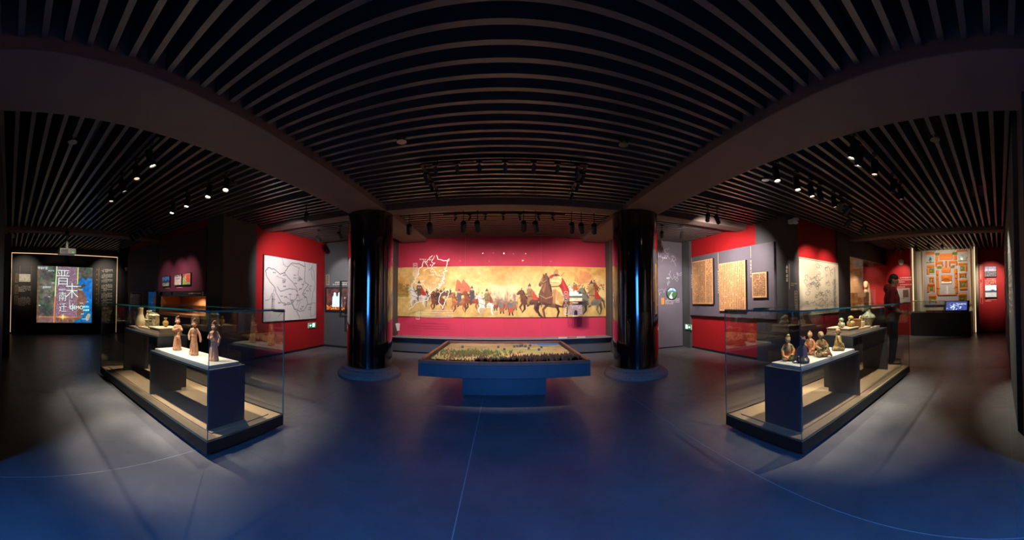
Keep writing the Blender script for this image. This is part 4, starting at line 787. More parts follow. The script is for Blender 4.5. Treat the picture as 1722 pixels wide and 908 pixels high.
t = thing('glass_cabinet', 'dark glass wall cabinet with lit text panel, far end of the left front wall', 'cabinet', (-8.8, 4.5, 0))
B().box(-1.14, 1.1, -.58, 0, 0, .85).build('lower_body', M['black'], t); B().box(-1.14, 1.1, -.04, 0, .85, 1.47).build('back_panel', mat('cabinet_blue_grey', (52, 58, 76), .6), t)
B().box(-1.14, -.3, -.5, -.46, .9, 1.42).build('text_panel', mat('cabinet_brown', (96, 76, 62), .6), t); marks('lettering', M['white'], t, rows(-1.1, -.4, 1.40, 6, .04, 1.6), -.503, 7)
bb = B().box(-1.14, 1.1, -.6, -.59, .85, 1.47); bb.mi = [1, 1, 0, 0, 1, 1]; bb.build('glass_door', [GLASS, M['edge']], t)
for x in (-1.14, 1.07): B().box(x, x + .03, -.62, -.6, .85, 1.47).build('door_post', M['black'], t)
for X, s, m2, lab in ((-8.35, .9, M['terr'], 'small brown jar on the glass cabinet shelf, left'), (-7.95, 1.0, vm, 'small pale jar on the glass cabinet shelf, right')):
    t = thing('shelf_jar', lab, 'jar', (X, 4.2, .85), group='jars in the far left cabinet'); B().lathe([(.05 * s, 0), (.09 * s, .06 * s), (.09 * s, .13 * s), (.05 * s, .18 * s), (.06 * s, .22 * s), (.055 * s, .22 * s)], 20).build('body', m2, t, smooth=True)

# ---------------------------------------------------------------- far left end wall with the projection
t = thing('light_frame', 'thin warm strip light framing the black projection wall', 'strip light', (-10.6, 1.9, 0), PI / 2)
B().box(-1.83, 1.83, -.05, -.02, 2.70, 2.725).build('top_strip', M['led2'], t); B().box(-1.845, -1.83, -.05, -.02, .06, 2.725).build('side_strip', M['led2'], t); B().box(1.83, 1.85, -.05, -.02, .06, 2.725).build('side_strip', M['led2'], t)
B().box(-1.83, 1.83, -.07, -.05, .06, 2.70).build('wall_board', mat('board_black', (38, 37, 38), .6), t)
c = Cv(200, 200, (60, 56, 58)); c.noise(.9, 5, 41, (104, 96, 84), lo=.4, hi=.7); c.noise(.6, 12, 44, (56, 84, 60), lo=.45, hi=.7)
c.rect(0, 0, 9, 200, (96, 72, 48), .7); f = lambda px, py: ((px - 18) / 757 * 200, (py - 68) / 772 * 200)
c.poly([f(*p) for p in ((575, 290), (640, 200), (670, 260), (700, 215), (775, 220), (775, 840), (500, 840), (620, 780), (690, 650), (700, 520), (660, 440), (600, 380), (690, 320), (640, 300), (600, 330))], (24, 96, 166))
c.poly([f(*p) for p in ((700, 600), (775, 560), (775, 840), (500, 840), (640, 760))], (26, 80, 110), .6)
c.poly([f(*p) for p in ((560, 340), (640, 380), (700, 500), (690, 640), (620, 770), (480, 840), (260, 840), (260, 340))], (110, 76, 66), .9)
c.ell(*f(720, 760), 7, 14, (150, 140, 120), 1, .35); c.noise(.35, 26, 47)
c.rect(*f(272, 75), *f(560, 755), (116, 86, 104), .92)
for i in range(2400):
    x, y = f(random.uniform(272, 560), random.uniform(75, 755)); c.ell(x, y, .9, 1.3, random.choice([(60, 44, 60), (150, 130, 150), (96, 70, 90), (180, 160, 160)]), .55)
c.line([f(278, 70), f(262, 480)], 2.6, (206, 255, 150)); c.line([f(262, 480), f(252, 835)], 2.4, (236, 130, 60)); c.line([f(570, 80), f(566, 300)], 2.4, (200, 240, 120)); c.line([f(566, 300), f(560, 760)], 1.2, (170, 160, 140), .7)
c.line([f(45, 760), f(565, 762)], 2, (220, 110, 70)); c.ell(*f(375, 760), 26, 6, (255, 200, 80), .9, 0, 1); c.ell(*f(375, 760), 6, 14, (255, 240, 120), .9, 0, 1); c.rect(*f(45, 765), *f(250, 840), (130, 80, 84), .5)
for px, py, n_, z in ((25, 85, 4, 8), (165, 122, 4, 5), (95, 345, 4, 7), (215, 290, 2, 4), (310, 375, 5, 5), (165, 480, 2, 4), (580, 330, 3, 3), (580, 375, 5, 3), (600, 560, 4, 3), (620, 710, 4, 3), (45, 600, 2, 3), (700, 540, 2, 3), (640, 780, 4, 3)):
    x, y = f(px, py)
    for k in range(n_): c.glyph(x + k * z * 1.1, y, z, (190, 220, 236), .9)
for k in range(7): c.glyph(*f(458, 525 + k * 17), 3.6, (206, 216, 220)); c.glyph(*f(500, 575 + k * 15), 3.2, (206, 216, 220))
t, W_, H_ = board('projection', 'projected map picture with large calligraphy and the word DEMO on the far left wall', 'projection', 'L', -10.53, .93, 2.83, .40, 2.30, .012, M['black'], canvas=c, cmat=PROJ, cname='projected_picture')
pw = mat('projected_white', (214, 255, 240), .6, emit=1.3, ecol=(214, 255, 236))
sx = W_ / 757; sz = H_ / 772; q = lambda px, py: ((px - 18) * sx - W_ / 2, H_ - (py - 68) * sz)
for ch, px, py, s_ in (('晋', 365, 235, .60), ('南', 365, 490, .34), ('迁', 370, 640, .34), ('末', 492, 415, .58)):
    x, z = q(px, py); o = text_obj('calligraphy', ch, s_, pw, t, (x, -.02, z)); o.data.transform(Matrix.Scale(.86, 4, (1, 0, 0)) @ Matrix.Shear('XY', 4, (.12, 0)) if False else Matrix.Scale(.86, 4, (1, 0, 0)))
x, z = q(560, 630); text_obj('calligraphy', 'DEMO', .165, pw, t, (x, -.02, z))
bl = mat('projected_blue', (30, 140, 210), .6, emit=1.0, ecol=(30, 140, 210)); b = B()
for i in range(2): x0, z0 = q(645 + i * 8, 592 + i * 45); x1, z1 = q(738, 632 + i * 45); b.box(x0, x1, -.018, -.014, z1, z0)
b.build('blue_block', bl, t); cells = []
for i in range(2):
    for k in range(4): x, z = q(650 + k * 22, 628 + i * 45); cells.append((x, z, .055))
marks('lettering', pw, t, cells, -.021, 5)
def info_column(lab, y0, y1, z0, z1, blocks, dots=None):
    t = thing('wall_text', lab, 'wall text', (-10.525, (y0 + y1) / 2, 0), PI / 2); cells = []; mm = (y0 + y1) / 2
    for zt_, n_ in blocks: cells += rows(y0 - mm, y1 - mm, zt_, n_, .030, 1.45, seed=int(zt_ * 100))
    marks('lettering', M['white'], t, cells, -.004, int(y0 * 100))
    return t, mm
t, mm = info_column('tall column of small white text with gold side numerals, right of the projection', 3.16, 3.60, 1, 2.3, [(2.28, 3), (2.11, 4), (1.93, 3), (1.75, 4), (1.58, 2), (1.45, 5), (1.22, 2), (1.12, 3)])
marks('side_numerals', M['gold'], t, [(2.97 - mm, z, .055) for z in (2.22, 2.04, 1.86, 1.69, 1.54, 1.37, 1.20, 1.05)], -.004, 3); B().box(3.06 - mm, 3.068 - mm, -.004, 0, 1.0, 2.3).build('gold_rule', M['gold'], t)
t, mm = info_column('two small blocks of white text with framed headings left of the projection', .31, .74, 1, 2, [(1.62, 5), (1.24, 7)])
for z, n_ in ((1.74, 5), (1.36, 4), (1.0, 4)): marks('heading', M['gold'], t, column_cells(.22 - mm, z + .26, n_, .045), -.004, n_); b = B(); polyl(b, [(.19 - mm, z), (.29 - mm, z), (.29 - mm, z + .27), (.19 - mm, z + .27), (.19 - mm, z)], .008); b.build('heading_frame', M['gold'], t)
marks('tall_lettering', mat('dim_cream', (120, 110, 96), .6), t, column_cells(.70 - mm, 2.30, 16, .05) + column_cells(.32 - mm, 2.30, 5, .05), -.004, 8)
c = Cv(40, 30, (196, 190, 178)); c.noise(.4, 12, 2, (130, 124, 116), lo=.5, hi=.6)
board('small_map', 'small pale map print left of the projection', 'map', 'L', -10.53, .32, .70, 1.75, 2.01, .02, M['black'], canvas=c, cmat=PRINT)
t = thing('projector', 'white ceiling projector hanging in front of the projection wall', 'projector', (-8.35, 1.52, 2.42), PI / 2)
B().box(-.22, .22, -.17, .17, 0, .15).build('body', M['whitep'], t, bevel=.015)
B().lathe([(.045, 0), (.05, .03), (.04, .05)], 20, mx=Matrix.Translation((.1, .17, .08)) @ Matrix.Rotation(-PI / 2, 4, 'X')).build('lens', M['black'], t, smooth=True)
b = B(); [b.box(-.19, .0, -.176, -.17, .03 + k * .02, .04 + k * .02) for k in range(5)]; b.build('vent', M['black'], t); B().box(-.03, .03, -.03, .03, .15, .52).build('mount', M['whitep'], t); B().box(.12, .15, -.178, -.17, .04, .05).build('indicator', M['green'], t)

# ---------------------------------------------------------------- right wall: board with three documents
t = thing('document_board', 'large mauve-grey board on the right red wall carrying three framed documents', 'wall panel', (4.88, 5.675, .90), -PI / 2)
B().box(-1.535, 1.525, -.08, 0, 0, 1.57).build('backing_board', M['lilac'], t)
dk = mat('mauve_mountain', (104, 94, 108), .6); b = B(); r = random.Random(2)
pts = [(-1.5, .01)] + [(-1.5 + i * .1, .1 + .12 * abs(math.sin(i * .9)) + r.uniform(0, .06)) for i in range(16)] + [(0, .01)]; b.prism(pts, -.082, -.08)
pts = [(.3, .01)] + [(.3 + i * .1, .06 + .13 * abs(math.sin(i * .7 + 1)) + r.uniform(0, .05)) for i in range(12)] + [(1.45, .01)]; b.prism(pts, -.0822, -.08); b.build('printed_mountains', dk, t)
x = lambda Y: -(Y - 5.675)
cells = column_cells(x(7.11), 1.12, 6, .055, 1.15) + column_cells(x(5.96), 1.13, 9, .055, 1.15) + column_cells(x(4.84), 1.27, 5, .065, 1.2)
marks('lettering', M['cream'], t, cells, -.084, 3)
b = B(); [b.box(x(Y) - .003, x(Y) + .003, -.084, -.08, z, 1.55) for Y, z in ((7.08, 1.15), (5.93, 1.15), (4.81, 1.3))]; b.build('thin_rule', M['cream'], t)
def script(w_, h, nc, nr, seed, base=(212, 156, 108), ragged=False):
    c = Cv(w_, h, base); c.noise(.10, 7, seed); r = random.Random(seed); cw = (w_ - 10) / nc; ch = (h - 10) / nr
    for i in range(nc):
        if ragged and i == int(nc * .72): continue
        for j in range(nr):
            if ragged and i > nc * .72 and j < nr * .35 and r.random() < .5: continue
            if r.random() < .04: continue
            c.glyph(5 + i * cw, 5 + j * ch, min(cw, ch) * .8, (52, 36, 28) if r.random() > .06 else (110, 120, 110), 1)
    c.rect(0, 0, w_, 2, (244, 200, 150)); return c
for a, b_, z0, z1, cvs, lab in ((6.99, 6.08, 1.20, 2.335, script(130, 160, 18, 34, 3, ragged=True), 'tan framed sheet dense with small columns of writing, leftmost on the mauve board'), (5.85, 4.93, 1.04, 2.17, script(130, 160, 15, 30, 5), 'tan framed sheet with larger columns of writing, middle of the mauve board'), (4.74, 4.31, 1.335, 1.87, script(70, 90, 16, 22, 8), 'smallest tan framed sheet of writing, rightmost on the mauve board')):
    board('document', lab, 'document', 'R', 4.80, a, b_, z0, z1, .05, M['black'], 'documents on the mauve board', cvs, PRINT, 'written_sheet', .006)
t = thing('wall_heading', 'vertical cream heading and boxed caption on the spot-lit grey pillar', 'wall text', (5.0, 3.847, 0))
marks('lettering', M['cream'], t, column_cells(-.21, 1.98, 4, .075, 1.15) + [(-.06 + k * .022, 1.60, .022) for k in range(9)] + [(-.06 + k * .022, 1.565, .022) for k in range(5)] + column_cells(.085, 1.44, 5, .05, 1.2), -.004, 3)
b = B(); b.box(-.10, -.094, -.004, 0, 1.5, 2.0); polyl(b, [(.07, 1.10), (.15, 1.10), (.15, 1.46), (.07, 1.46), (.07, 1.10)], .006); b.build('rule', M['cream'], t)
# pale drawing
c = Cv(170, 150, (214, 198, 176)); c.noise(.05, 5, 9); K2 = (96, 90, 84)
c.rect(0, 2, 170, 4, (120, 112, 104)); c.rect(20, 12, 156, 148, (196, 184, 164), .35); r = random.Random(12)
for i in range(46):
    x_, y_ = r.uniform(24, 150), r.uniform(14, 140); ph = r.uniform(0, 6); s_ = r.uniform(4, 11)
    c.line([(x_ + math.cos(ph + a * .55) * s_ * (1 - a * .07), y_ + math.sin(ph + a * .55) * s_ * .7 * (1 - a * .07)) for a in range(10)], 1.1, K2, .8)
for i in range(9):
    x_, y_ = r.uniform(24, 110), r.uniform(20, 130); c.line(wiggle([(x_, y_), (x_ + 14, y_ - 6), (x_ + 26, y_ + 5), (x_ + 40, y_ - 3)], 4, 2.2, i), 1.3, K2, .85)
for i in range(900):
    x_, y_ = r.uniform(24, 156), 148 - abs(r.gauss(0, 14)); c.ell(x_, y_, 1, .8, K2, .5)
for i in range(600): x_, y_ = 150 + r.gauss(0, 4), r.uniform(50, 140); c.ell(x_, y_, .9, .9, K2, .5)
for j in range(12): c.glyph(150, 14 + j * 4, 3.5, K2)
board('line_drawing', 'large pale sheet covered with a swirling line drawing, on the red wall beside the pillar', 'drawing', 'B', 3.88, 5.20, 6.86, .95, 2.17, .05, mat('frame_taupe', (140, 124, 104), .6), canvas=c, cmat=PRINT, cname='drawing_sheet', inset=.01)
# ---------------------------------------------------------------- right showcase with carved drum
t = thing('glass_showcase', 'large tan-lined wall showcase behind glass, right end of the room', 'showcase', (8.9, 3.85, 0))
X0, X1 = -1.4, 1.52
B().box(X0, X1, 0, .95, 2.42, 3.4).build('header', M['black'], t); B().box(X0, X1, 0, .95, 0, .93).build('lower_cabinet', M['black'], t)
B().box(X0 + .03, X1 - .03, .9, .94, .93, 2.42).build('back_lining', mat('showcase_lining', (170, 132, 96), .8), t); B().box(X1 - .07, X1 - .03, .02, .9, .93, 1.58).build('side_lining', mat('showcase_side', (196, 188, 178), .8), t)
B().box(X0, X0 + .04, 0, .9, .93, 2.42).build('side_lining', M['black'], t); B().box(X0 + .04, X1 - .07, .02, .9, .93, .965).build('shelf', M['stone'], t)
B().box(X1 - .07, X1 - .03, .02, .9, 1.58, 2.42).build('red_text_panel', mat('showcase_red', (196, 70, 50), .6), t)
o = marks('lettering', M['white'], t, rows(-.36, .3, .40, 2, .04, 1.6) + rows(-.36, .3, .22, 2, .04, 1.6), 0, 3); o.location = (X1 - .073, .46, 1.58); o.rotation_euler = (0, 0, -PI / 2)
bb = B().box(X0, X1, .0, .01, .94, 2.42); bb.mi = [1, 1, 0, 0, 1, 1]; bb.build('glass_front', [GLASS, M['edge']], t)
b = B(); b.box(X1 - .015, X1, -.02, .0, .93, 2.42); b.box(X0, X1, -.02, .0, 2.405, 2.43); b.build('glass_trim', mat('bronze_trim', (120, 90, 64), .4), t)
t = thing('wooden_drum', 'pale wooden barrel carved with three red characters inside the right showcase', 'barrel', (8.86, 4.22, .965))
b = B(); r = random.Random(4)
for k in range(22):
    a0, a1 = 2 * PI * k / 22, 2 * PI * (k + 1) / 22 - .012; R0, R1 = .27, .285; top = .49 + r.uniform(-.004, .004)
    P = [(R_ * math.cos(a), R_ * math.sin(a)) for R_, a in ((R1, a0), (R1, a1), (R0 - .02, a1), (R0 - .02, a0))]; s_ = B(); s_.add([(x_, y_, 0) for x_, y_ in P] + [(x_ * 1.08, y_ * 1.08, top) for x_, y_ in P], [(3, 2, 1, 0), (4, 5, 6, 7)] + [(i, (i + 1) % 4, (i + 1) % 4 + 4, i + 4) for i in range(4)])
    s_.build('stave', mat('pale_wood', (222, 176, 126), .6, noise=.1, nscale=12), t)
B().lathe([(.25, .05), (.265, .42)], 22).build('inner_lining', M['wood'], t)
redc = mat('red_carving', (170, 62, 44), .6)
for i, ch in enumerate('古香林'):
    a = -PI / 2 - 1.05 + i * .56; o = text_obj('carved_character', ch, .17, redc, t, (.303 * math.cos(a), .303 * math.sin(a), .28), (PI / 2 - .04, 0, a + PI / 2), .004)
t = thing('root_carving', 'tall pale wooden carving with a rounded hooded top beside the barrel', 'carving', (9.62, 4.28, .965)); c = Clay()
c.limb([(.02, 0, .03, .13), (.04, 0, .3, .12), (.02, 0, .55, .10), (-.06, 0, .75, .10), (-.16, -.02, .80, .085), (-.2, -.03, .70, .06)]); c.limb([(.1, 0, .04, .10), (.1, 0, .4, .08)]); c.limb([(-.18, -.02, .55, .07), (-.1, 0, .45, .06)])
c.done('carved_body', mat('carving_wood', (220, 184, 146), .6, noise=.15, nscale=8), t, .014)
# far right wall pieces
t = thing('smoke_detector', 'round white wall unit high on the far right red wall', 'detector', (10.3, 3.29, 2.50), -PI / 2); B().lathe([(.10, 0), (.10, .03), (.06, .05)], 28, mx=Matrix.Rotation(PI / 2, 4, 'X')).build('cover', M['whitep'], t, smooth=True)
t = thing('wall_text', 'block of small white text on the far right red wall above the grey plaque', 'wall text', (10.3, 3.2, 0), -PI / 2); marks('lettering', M['white'], t, rows(-.25, .28, 1.98, 3, .045, 1.6) + rows(-.25, .28, 1.74, 2, .045, 1.6), -.004, 4)
t, W_, H_ = board('wall_plaque', 'light grey plaque with a small brown square print, beside the standing man', 'plaque', 'R', 10.3, 3.45, 2.985, 1.12, 1.60, .03, mat('plaque_grey', (190, 182, 176), .6)); B().box(-.02, .17, -.036, -.03, .17, .42).build('brown_print', mat('brown_print', (120, 84, 72), .7), t); marks('lettering', M['ink'], t, rows(-.2, .2, .14, 1, .03), -.033, 2)
# alcove with the architectural model
t = thing('strip_light', 'vertical warm strip light on the left edge of the model alcove', 'strip light', (10.52, 2.94, 0)); B().box(-.01, .01, -.01, .01, .8, 3.0).build('tube', M['led'], t)
t = thing('strip_light', 'vertical warm strip light on the right edge of the model alcove', 'strip light', (10.95, .84, 0)); B().box(-.01, .01, -.01, .01, .02, 3.0).build('tube', M['led'], t)
PX = lambda px: -(2.62 - (px - 165) / 340 * 1.54 - 1.85); PZ = lambda py: 3.02 - (py - 120) / 428 * 1.92
t = thing('compound_model', 'upright relief model of a walled compound with orange roofs on a grey board', 'model', (11.10, 1.85, 0), -PI / 2)
B().box(-.81, .81, -.10, 0, 1.0, 3.06).build('base_board', mat('model_base', (164, 158, 160), .8), t); B().box(-.86, -.81, -.14, 0, 1.0, 3.06).build('side_frame', M['stone'], t); B().box(.81, .86, -.14, 0, 1.0, 3.06).build('side_frame', M['stone'], t)
roof = mat('orange_roof', (204, 112, 36), .6, noise=.12, nscale=30); mw = mat('model_wall', (200, 186, 160), .7); hedge = mat('model_hedge', (96, 104, 42), .9, noise=.2, nscale=40)
R = [(175, 148, 245, 170), (420, 144, 500, 160), (283, 168, 385, 218), (250, 188, 272, 226), (396, 184, 422, 222), (250, 230, 310, 250), (250, 252, 264, 270), (302, 252, 315, 268), (272, 262, 292, 274), (328, 228, 343, 278), (360, 228, 408, 248), (358, 250, 370, 272), (410, 230, 424, 265), (382, 260, 404, 271), (182, 252, 243, 275), (180, 282, 200, 325), (432, 245, 497, 265), (481, 272, 498, 315), (300, 278, 368, 318), (253, 298, 276, 335), (398, 292, 422, 330), (253, 342, 275, 370), (398, 335, 424, 365), (202, 348, 236, 364), (202, 368, 213, 392), (226, 368, 237, 392), (435, 325, 492, 340), (435, 343, 448, 362), (478, 343, 490, 362), (253, 378, 276, 440), (400, 372, 424, 435), (185, 398, 243, 420), (180, 424, 198, 468), (229, 424, 243, 466), (435, 375, 497, 398), (486, 402, 500, 432), (437, 402, 448, 436), (438, 440, 497, 460), (255, 444, 276, 487), (400, 440, 424, 483), (265, 490, 415, 500), (195, 488, 252, 514), (195, 518, 207, 548), (240, 518, 252, 548), (427, 482, 490, 508), (427, 512, 438, 545), (479, 512, 490, 545), (315, 380, 362, 398)]
def small_house(x0, x1, z0, z1, hip=False, d=.05):
    o = B().box(x0 + .006, x1 - .006, -.10 - d * .6, -.10, z0 + .006, z1 - .006).build('building', mw, t)
    y0, y1 = -.10 - d * .6, -.10 - d * 1.3; b = B(); w_, h_ = x1 - x0, z1 - z0
    if hip: mx_, mz = (x0 + x1) / 2, (z0 + z1) / 2; k = max(0, w_ - h_) / 2 * .7; R0 = [(mx_ - k, y1 - .03, mz), (mx_ + k, y1 - .03, mz)]; fs = [(0, 1, 5, 4), (1, 2, 5), (2, 3, 4, 5), (3, 0, 4)]
    elif w_ >= h_: R0 = [(x0, y1, (z0 + z1) / 2), (x1, y1, (z0 + z1) / 2)]; fs = [(0, 1, 5, 4), (1, 2, 5), (2, 3, 4, 5), (3, 0, 4)]
    else: R0 = [((x0 + x1) / 2, y1, z0), ((x0 + x1) / 2, y1, z1)]; fs = [(0, 1, 4), (1, 2, 5, 4), (2, 3, 5), (3, 0, 4, 5)]
    b.add([(x0, y0, z0), (x1, y0, z0), (x1, y0, z1), (x0, y0, z1)] + R0, fs + [(3, 2, 1, 0)]); b.build('roof', roof, o)
for x0, z1, x1, z0 in R: small_house(PX(x0), PX(x1), PZ(z0), PZ(z1))
small_house(PX(295), PX(378), PZ(385), PZ(338), True, .08); B().box(PX(298), PX(376), -.15, -.10, PZ(403), PZ(387)).build('front_terrace', mat('model_white', (226, 220, 206), .7), t)
b = B()
for x0, z0, x1, z1 in ((175, 128, 500, 138), (250, 160, 285, 180), (385, 160, 425, 180), (262, 270, 300, 285), (370, 270, 400, 285), (200, 280, 240, 318), (445, 270, 478, 312), (215, 372, 224, 392), (450, 345, 476, 362), (201, 424, 226, 462), (450, 402, 484, 436), (210, 518, 238, 548), (440, 512, 476, 545), (175, 232, 240, 238), (430, 228, 500, 234)): b.box(PX(x0), PX(x1), -.115, -.10, PZ(z1), PZ(z0))
b.build('hedge_beds', hedge, t); b = B()
for px, py in ((185, 225), (212, 222), (490, 215), (448, 228), (350, 133), (300, 150), (400, 150), (225, 530), (458, 528), (212, 440), (465, 418), (240, 440), (455, 455), (460, 290), (215, 300), (180, 232), (496, 205), (470, 452), (280, 440), (395, 440)):
    V, F = ico(1); s_ = .026; b.add([Vector((PX(px), -.13, PZ(py))) + v * s_ for v in V], F)
o = b.build('model_trees', mat('model_tree', (190, 170, 50), .9), t, smooth=True); o['kind'] = 'stuff'
for px, py in ((209, 212), (460, 203)):
    b = B(); b.prism([(PX(px) + math.cos(a * PI / 8) * .045 * (1 + .3 * math.sin(a * 1.7)), PZ(py) + math.sin(a * PI / 8) * .10 * (1 + .15 * math.cos(a * 2.3))) for a in range(16)], -.108, -.10); b.build('pond', mat('pond_teal', (20, 110, 110), .15), t)
b = B(); [b.box(PX(x0), PX(x1), -.112, -.10, PZ(z1), PZ(z0)) for x0, z0, x1, z1 in ((175, 240, 250, 243), (430, 240, 500, 243), (175, 338, 245, 341), (430, 318, 500, 321), (175, 478, 250, 481), (425, 470, 500, 473), (335, 425, 346, 488), (322, 470, 360, 474), (245, 180, 248, 480), (427, 180, 430, 480))]; b.build('courtyard_wall', mat('courtyard_wall', (206, 202, 196), .8), t)
t = thing('model_plinth', 'black plinth table in front of the compound model', 'table', (10.43, 1.94, 0)); B().box(-.33, .33, -1.0, 1.0, .02, .755).build('body', M['black'], t); B().box(-.34, .34, -1.01, 1.01, .755, .775).build('top', M['char'], t); B().box(-.33, .33, -1.03, -1.0, 0, .76).build('end_panel', M['stone'], t)
t = thing('small_vitrine', 'low glass vitrine on the black plinth table, left half', 'display case', (10.3, 2.38, .775))
for a in ((-.18, -.172, -.55, .55, 0, .37), (.172, .18, -.55, .55, 0, .37), (-.172, .172, -.55, -.542, 0, .37), (-.172, .172, .542, .55, 0, .37)): glass_pane('glass_pane', *a, t)
glass_pane('glass_lid', -.18, .18, -.55, .55, .37, .38, t)
for y, lab in ((.40, 'left'), (-.25, 'right')): tag(box('yellow_label', mat('yellow_label', (230, 190, 60), .5, emit=.2), 10.2, 10.26, 2.38 + y - .1, 2.38 + y + .1, 1.155, 1.175), 'small yellow label on the low vitrine lid, ' + lab + ' of two', 'label', 'vitrine labels')  # label material glows slightly by itself
for y, lab in ((.0, 'left'), (-.3, 'right')): o = tag(box('open_book', mat('book_red', (150, 70, 60), .7), 10.18, 10.4, 2.3 + y - .13, 2.3 + y + .13, .775, .83), 'brown-red bound book lying in the low vitrine, ' + lab + ' of two', 'book', 'books in the low vitrine')
t = thing('touch_screen', 'slanted touch screen showing a blue site plan on the black plinth table', 'screen', (10.22, 1.42, .775), -PI / 2)
mx = Matrix.Translation((0, 0, .0)) @ Matrix.Rotation(-.6, 4, 'X')
B().box(-.42, .42, 0, .04, .03, .44, mx=mx).build('bezel', M['black'], t); B().box(-.36, .36, 0, .3, 0, .05).build('foot', M['black'], t)
c = Cv(70, 40, (60, 70, 130)); c.noise(.3, 8, 3); 
for i in range(40): c.rect(*(lambda x_, y_: (x_, y_, x_ + random.uniform(2, 6), y_ + random.uniform(1, 4)))(random.gauss(24, 9), random.gauss(22, 7)), (206, 226, 236), .9)
for i in range(5): c.glyph(36 + i * 6, 9, 6, (230, 236, 240))
o = c.plane('screen_picture', .70, .34, SCREEN, t); o.matrix_local = mx @ Matrix.Translation((0, -.003, .065))
# far right red panel: two photos
for z0, z1, k, lab in ((1.93, 2.30, 'town', 'framed dusk town photo, upper of two on the far right red wall'), (1.22, 1.66, 'lake', 'framed lake photo, lower of two on the far right red wall')):
    t, W_, H_ = board('framed_photo', lab, 'photo', 'R', 10.9, .50, .08, z0, z1, .05, M['black'], 'photos on the far right red wall', photo(60, 46, k), PRINT, 'picture', .015)
    marks('caption', M['white'], t, rows(-.2, .2, -.05, 5 if k == 'town' else 2, .034, 1.45), -.004, 3); a = -W_ / 2 - .16; b = B(); polyl(b, [(a, -.2), (a + .08, -.2), (a + .08, H_ + .05), (a, H_ + .05), (a, -.2)], .006); b.build('heading_frame', M['cream'], t)
    marks('heading', M['white'], t, column_cells(a + .015, H_ + .03, 9, .042), -.004, 7)
# near right wall panels
t = thing('info_wall', 'long dark display wall with white picture sheets and pale text, at the right edge', 'wall panel', (6.0, -.2, 0), PI)
B().box(-2.9, .8, -.04, 0, .1, 2.8).build('backing_board', M['lilac'], t); B().box(1.0, 3.0, -.05, 0, .0, 3.2).build('grey_board', M['charl'], t)
r = random.Random(8)
for k in range(9): x_ = -2.4 + k * .34; z_ = r.uniform(.9, 1.9); B().box(x_, x_ + .26, -.06, -.04, z_, z_ + r.uniform(.35, .55)).build('picture_sheet', M['white'], t)
marks('lettering', M['white'], t, rows(1.3, 2.4, 1.7, 8, .05, 1.7) + column_cells(1.5, 2.5, 8, .07), -.054, 3)
t = thing('dark_cabinet', 'tall black cabinet edge standing at the left border of the picture', 'cabinet', (-7.0, .0, 0)); B().box(-.3, .3, -.12, .03, 0, 2.6).build('body', M['black'], t); B().box(-.28, -.1, .03, .04, 1.3, 1.9).build('panel', M['char'], t)
# round ceiling and wall cameras
def dome(lab, loc, rz):
    t = thing('security_camera', lab, 'security camera', loc, rz, 'security cameras'); B().box(-.05, .05, -.10, 0, -.04, .04).build('bracket', M['whitep'], t, bevel=.01)
    B().lathe([(.065, 0), (.075, -.03), (.07, -.07), (.05, -.10), (.02, -.115)], 24).build('dome_shell', M['whitep'], t, (0, -.16, .05), smooth=True); B().lathe([(.022, 0), (.018, .012)], 16, mx=Matrix.Rotation(PI / 2, 4, 'X')).build('lens', M['black'], t, (0, -.225, -.02))
dome('white dome security camera on the charcoal pillar right of the mauve board', (4.93, 3.85, 2.83), 0); dome('small white dome security camera high at the left end wall', (-7.9, -.12, 2.78), PI)
dome('small white security camera on the dark far corner of the left front wall', (-10.1, 4.1, 2.28), 0)

# ---------------------------------------------------------------- lamps
LT = {}
def spot(loc, aim, power, ang=42, col=(1, .86, .68), blend=.6, rad=.025, name='lamp_light', parent=None):
    l = bpy.data.lights.new(name, 'SPOT'); l.energy = power * LAMP; l.spot_size = math.radians(ang); l.spot_blend = blend; l.color = col; l.shadow_soft_size = rad
    o = bpy.data.objects.new(name, l); C.objects.link(o); d = (Vector(aim) - Vector(loc)).normalized()
    o.rotation_euler = d.to_track_quat('-Z', 'Y').to_euler(); o.location = Vector(loc) + d * .02; return o
def track(lab, p, q, z=2.875):
    t = thing('lighting_track', lab, 'lighting track', ((p[0] + q[0]) / 2, (p[1] + q[1]) / 2, z), math.atan2(q[1] - p[1], q[0] - p[0])); L = math.hypot(q[0] - p[0], q[1] - p[1]) / 2
    B().box(-L, L, -.017, .017, 0, .022).build('rail', M['black'], t)
    for s in (-.8, 0, .8): B().box(s * L - .006, s * L + .006, -.006, .006, .022, .06).build('hanger', M['black'], t)
def head(lab, x, y, aim, power=0, ang=42, z=2.72, grp='track spotlights', r_=.040, L_=.17, lit=None, col=(1, .86, .68), track_z=2.875, blend=.6):
    """a cylindrical track spotlight; z is the height of its pivot"""
    t = thing('track_spotlight', lab, 'spotlight', (x, y, z), 0, grp)
    B().box(-.035, .035, -.014, .014, track_z - z - .02, track_z - z).build('adapter', M['black'], t); B().tube([(0, 0, 0), (0, 0, track_z - z - .02)], .007, 8).build('stem', M['black'], t)
    d = (Vector(aim) - Vector((x, y, z))).normalized(); mx = d.to_track_quat('Z', 'Y').to_matrix().to_4x4()
    B().lathe([(r_ * .9, -L_ / 2), (r_, -L_ / 2 + .01), (r_, L_ / 2), (r_ * .86, L_ / 2), (r_ * .8, L_ / 2 - .02)], 20, mx=mx).build('housing', M['black'], t, smooth=True)
    m = (M['bulb'] if lit else M['bulb0']) if power or lit is not None else M['black']
    B().lathe([(r_ * .79, L_ / 2 - .018), (r_ * .79, L_ / 2 - .014)], 20, mx=mx).build('lens', m, t)
    if power:
        o = spot(Vector((x, y, z)) + d * (L_ / 2 + .01), aim, power, ang, col, blend)
CA = (-3.5, 2.0, .5); CB = (3.5, 2.0, .5)
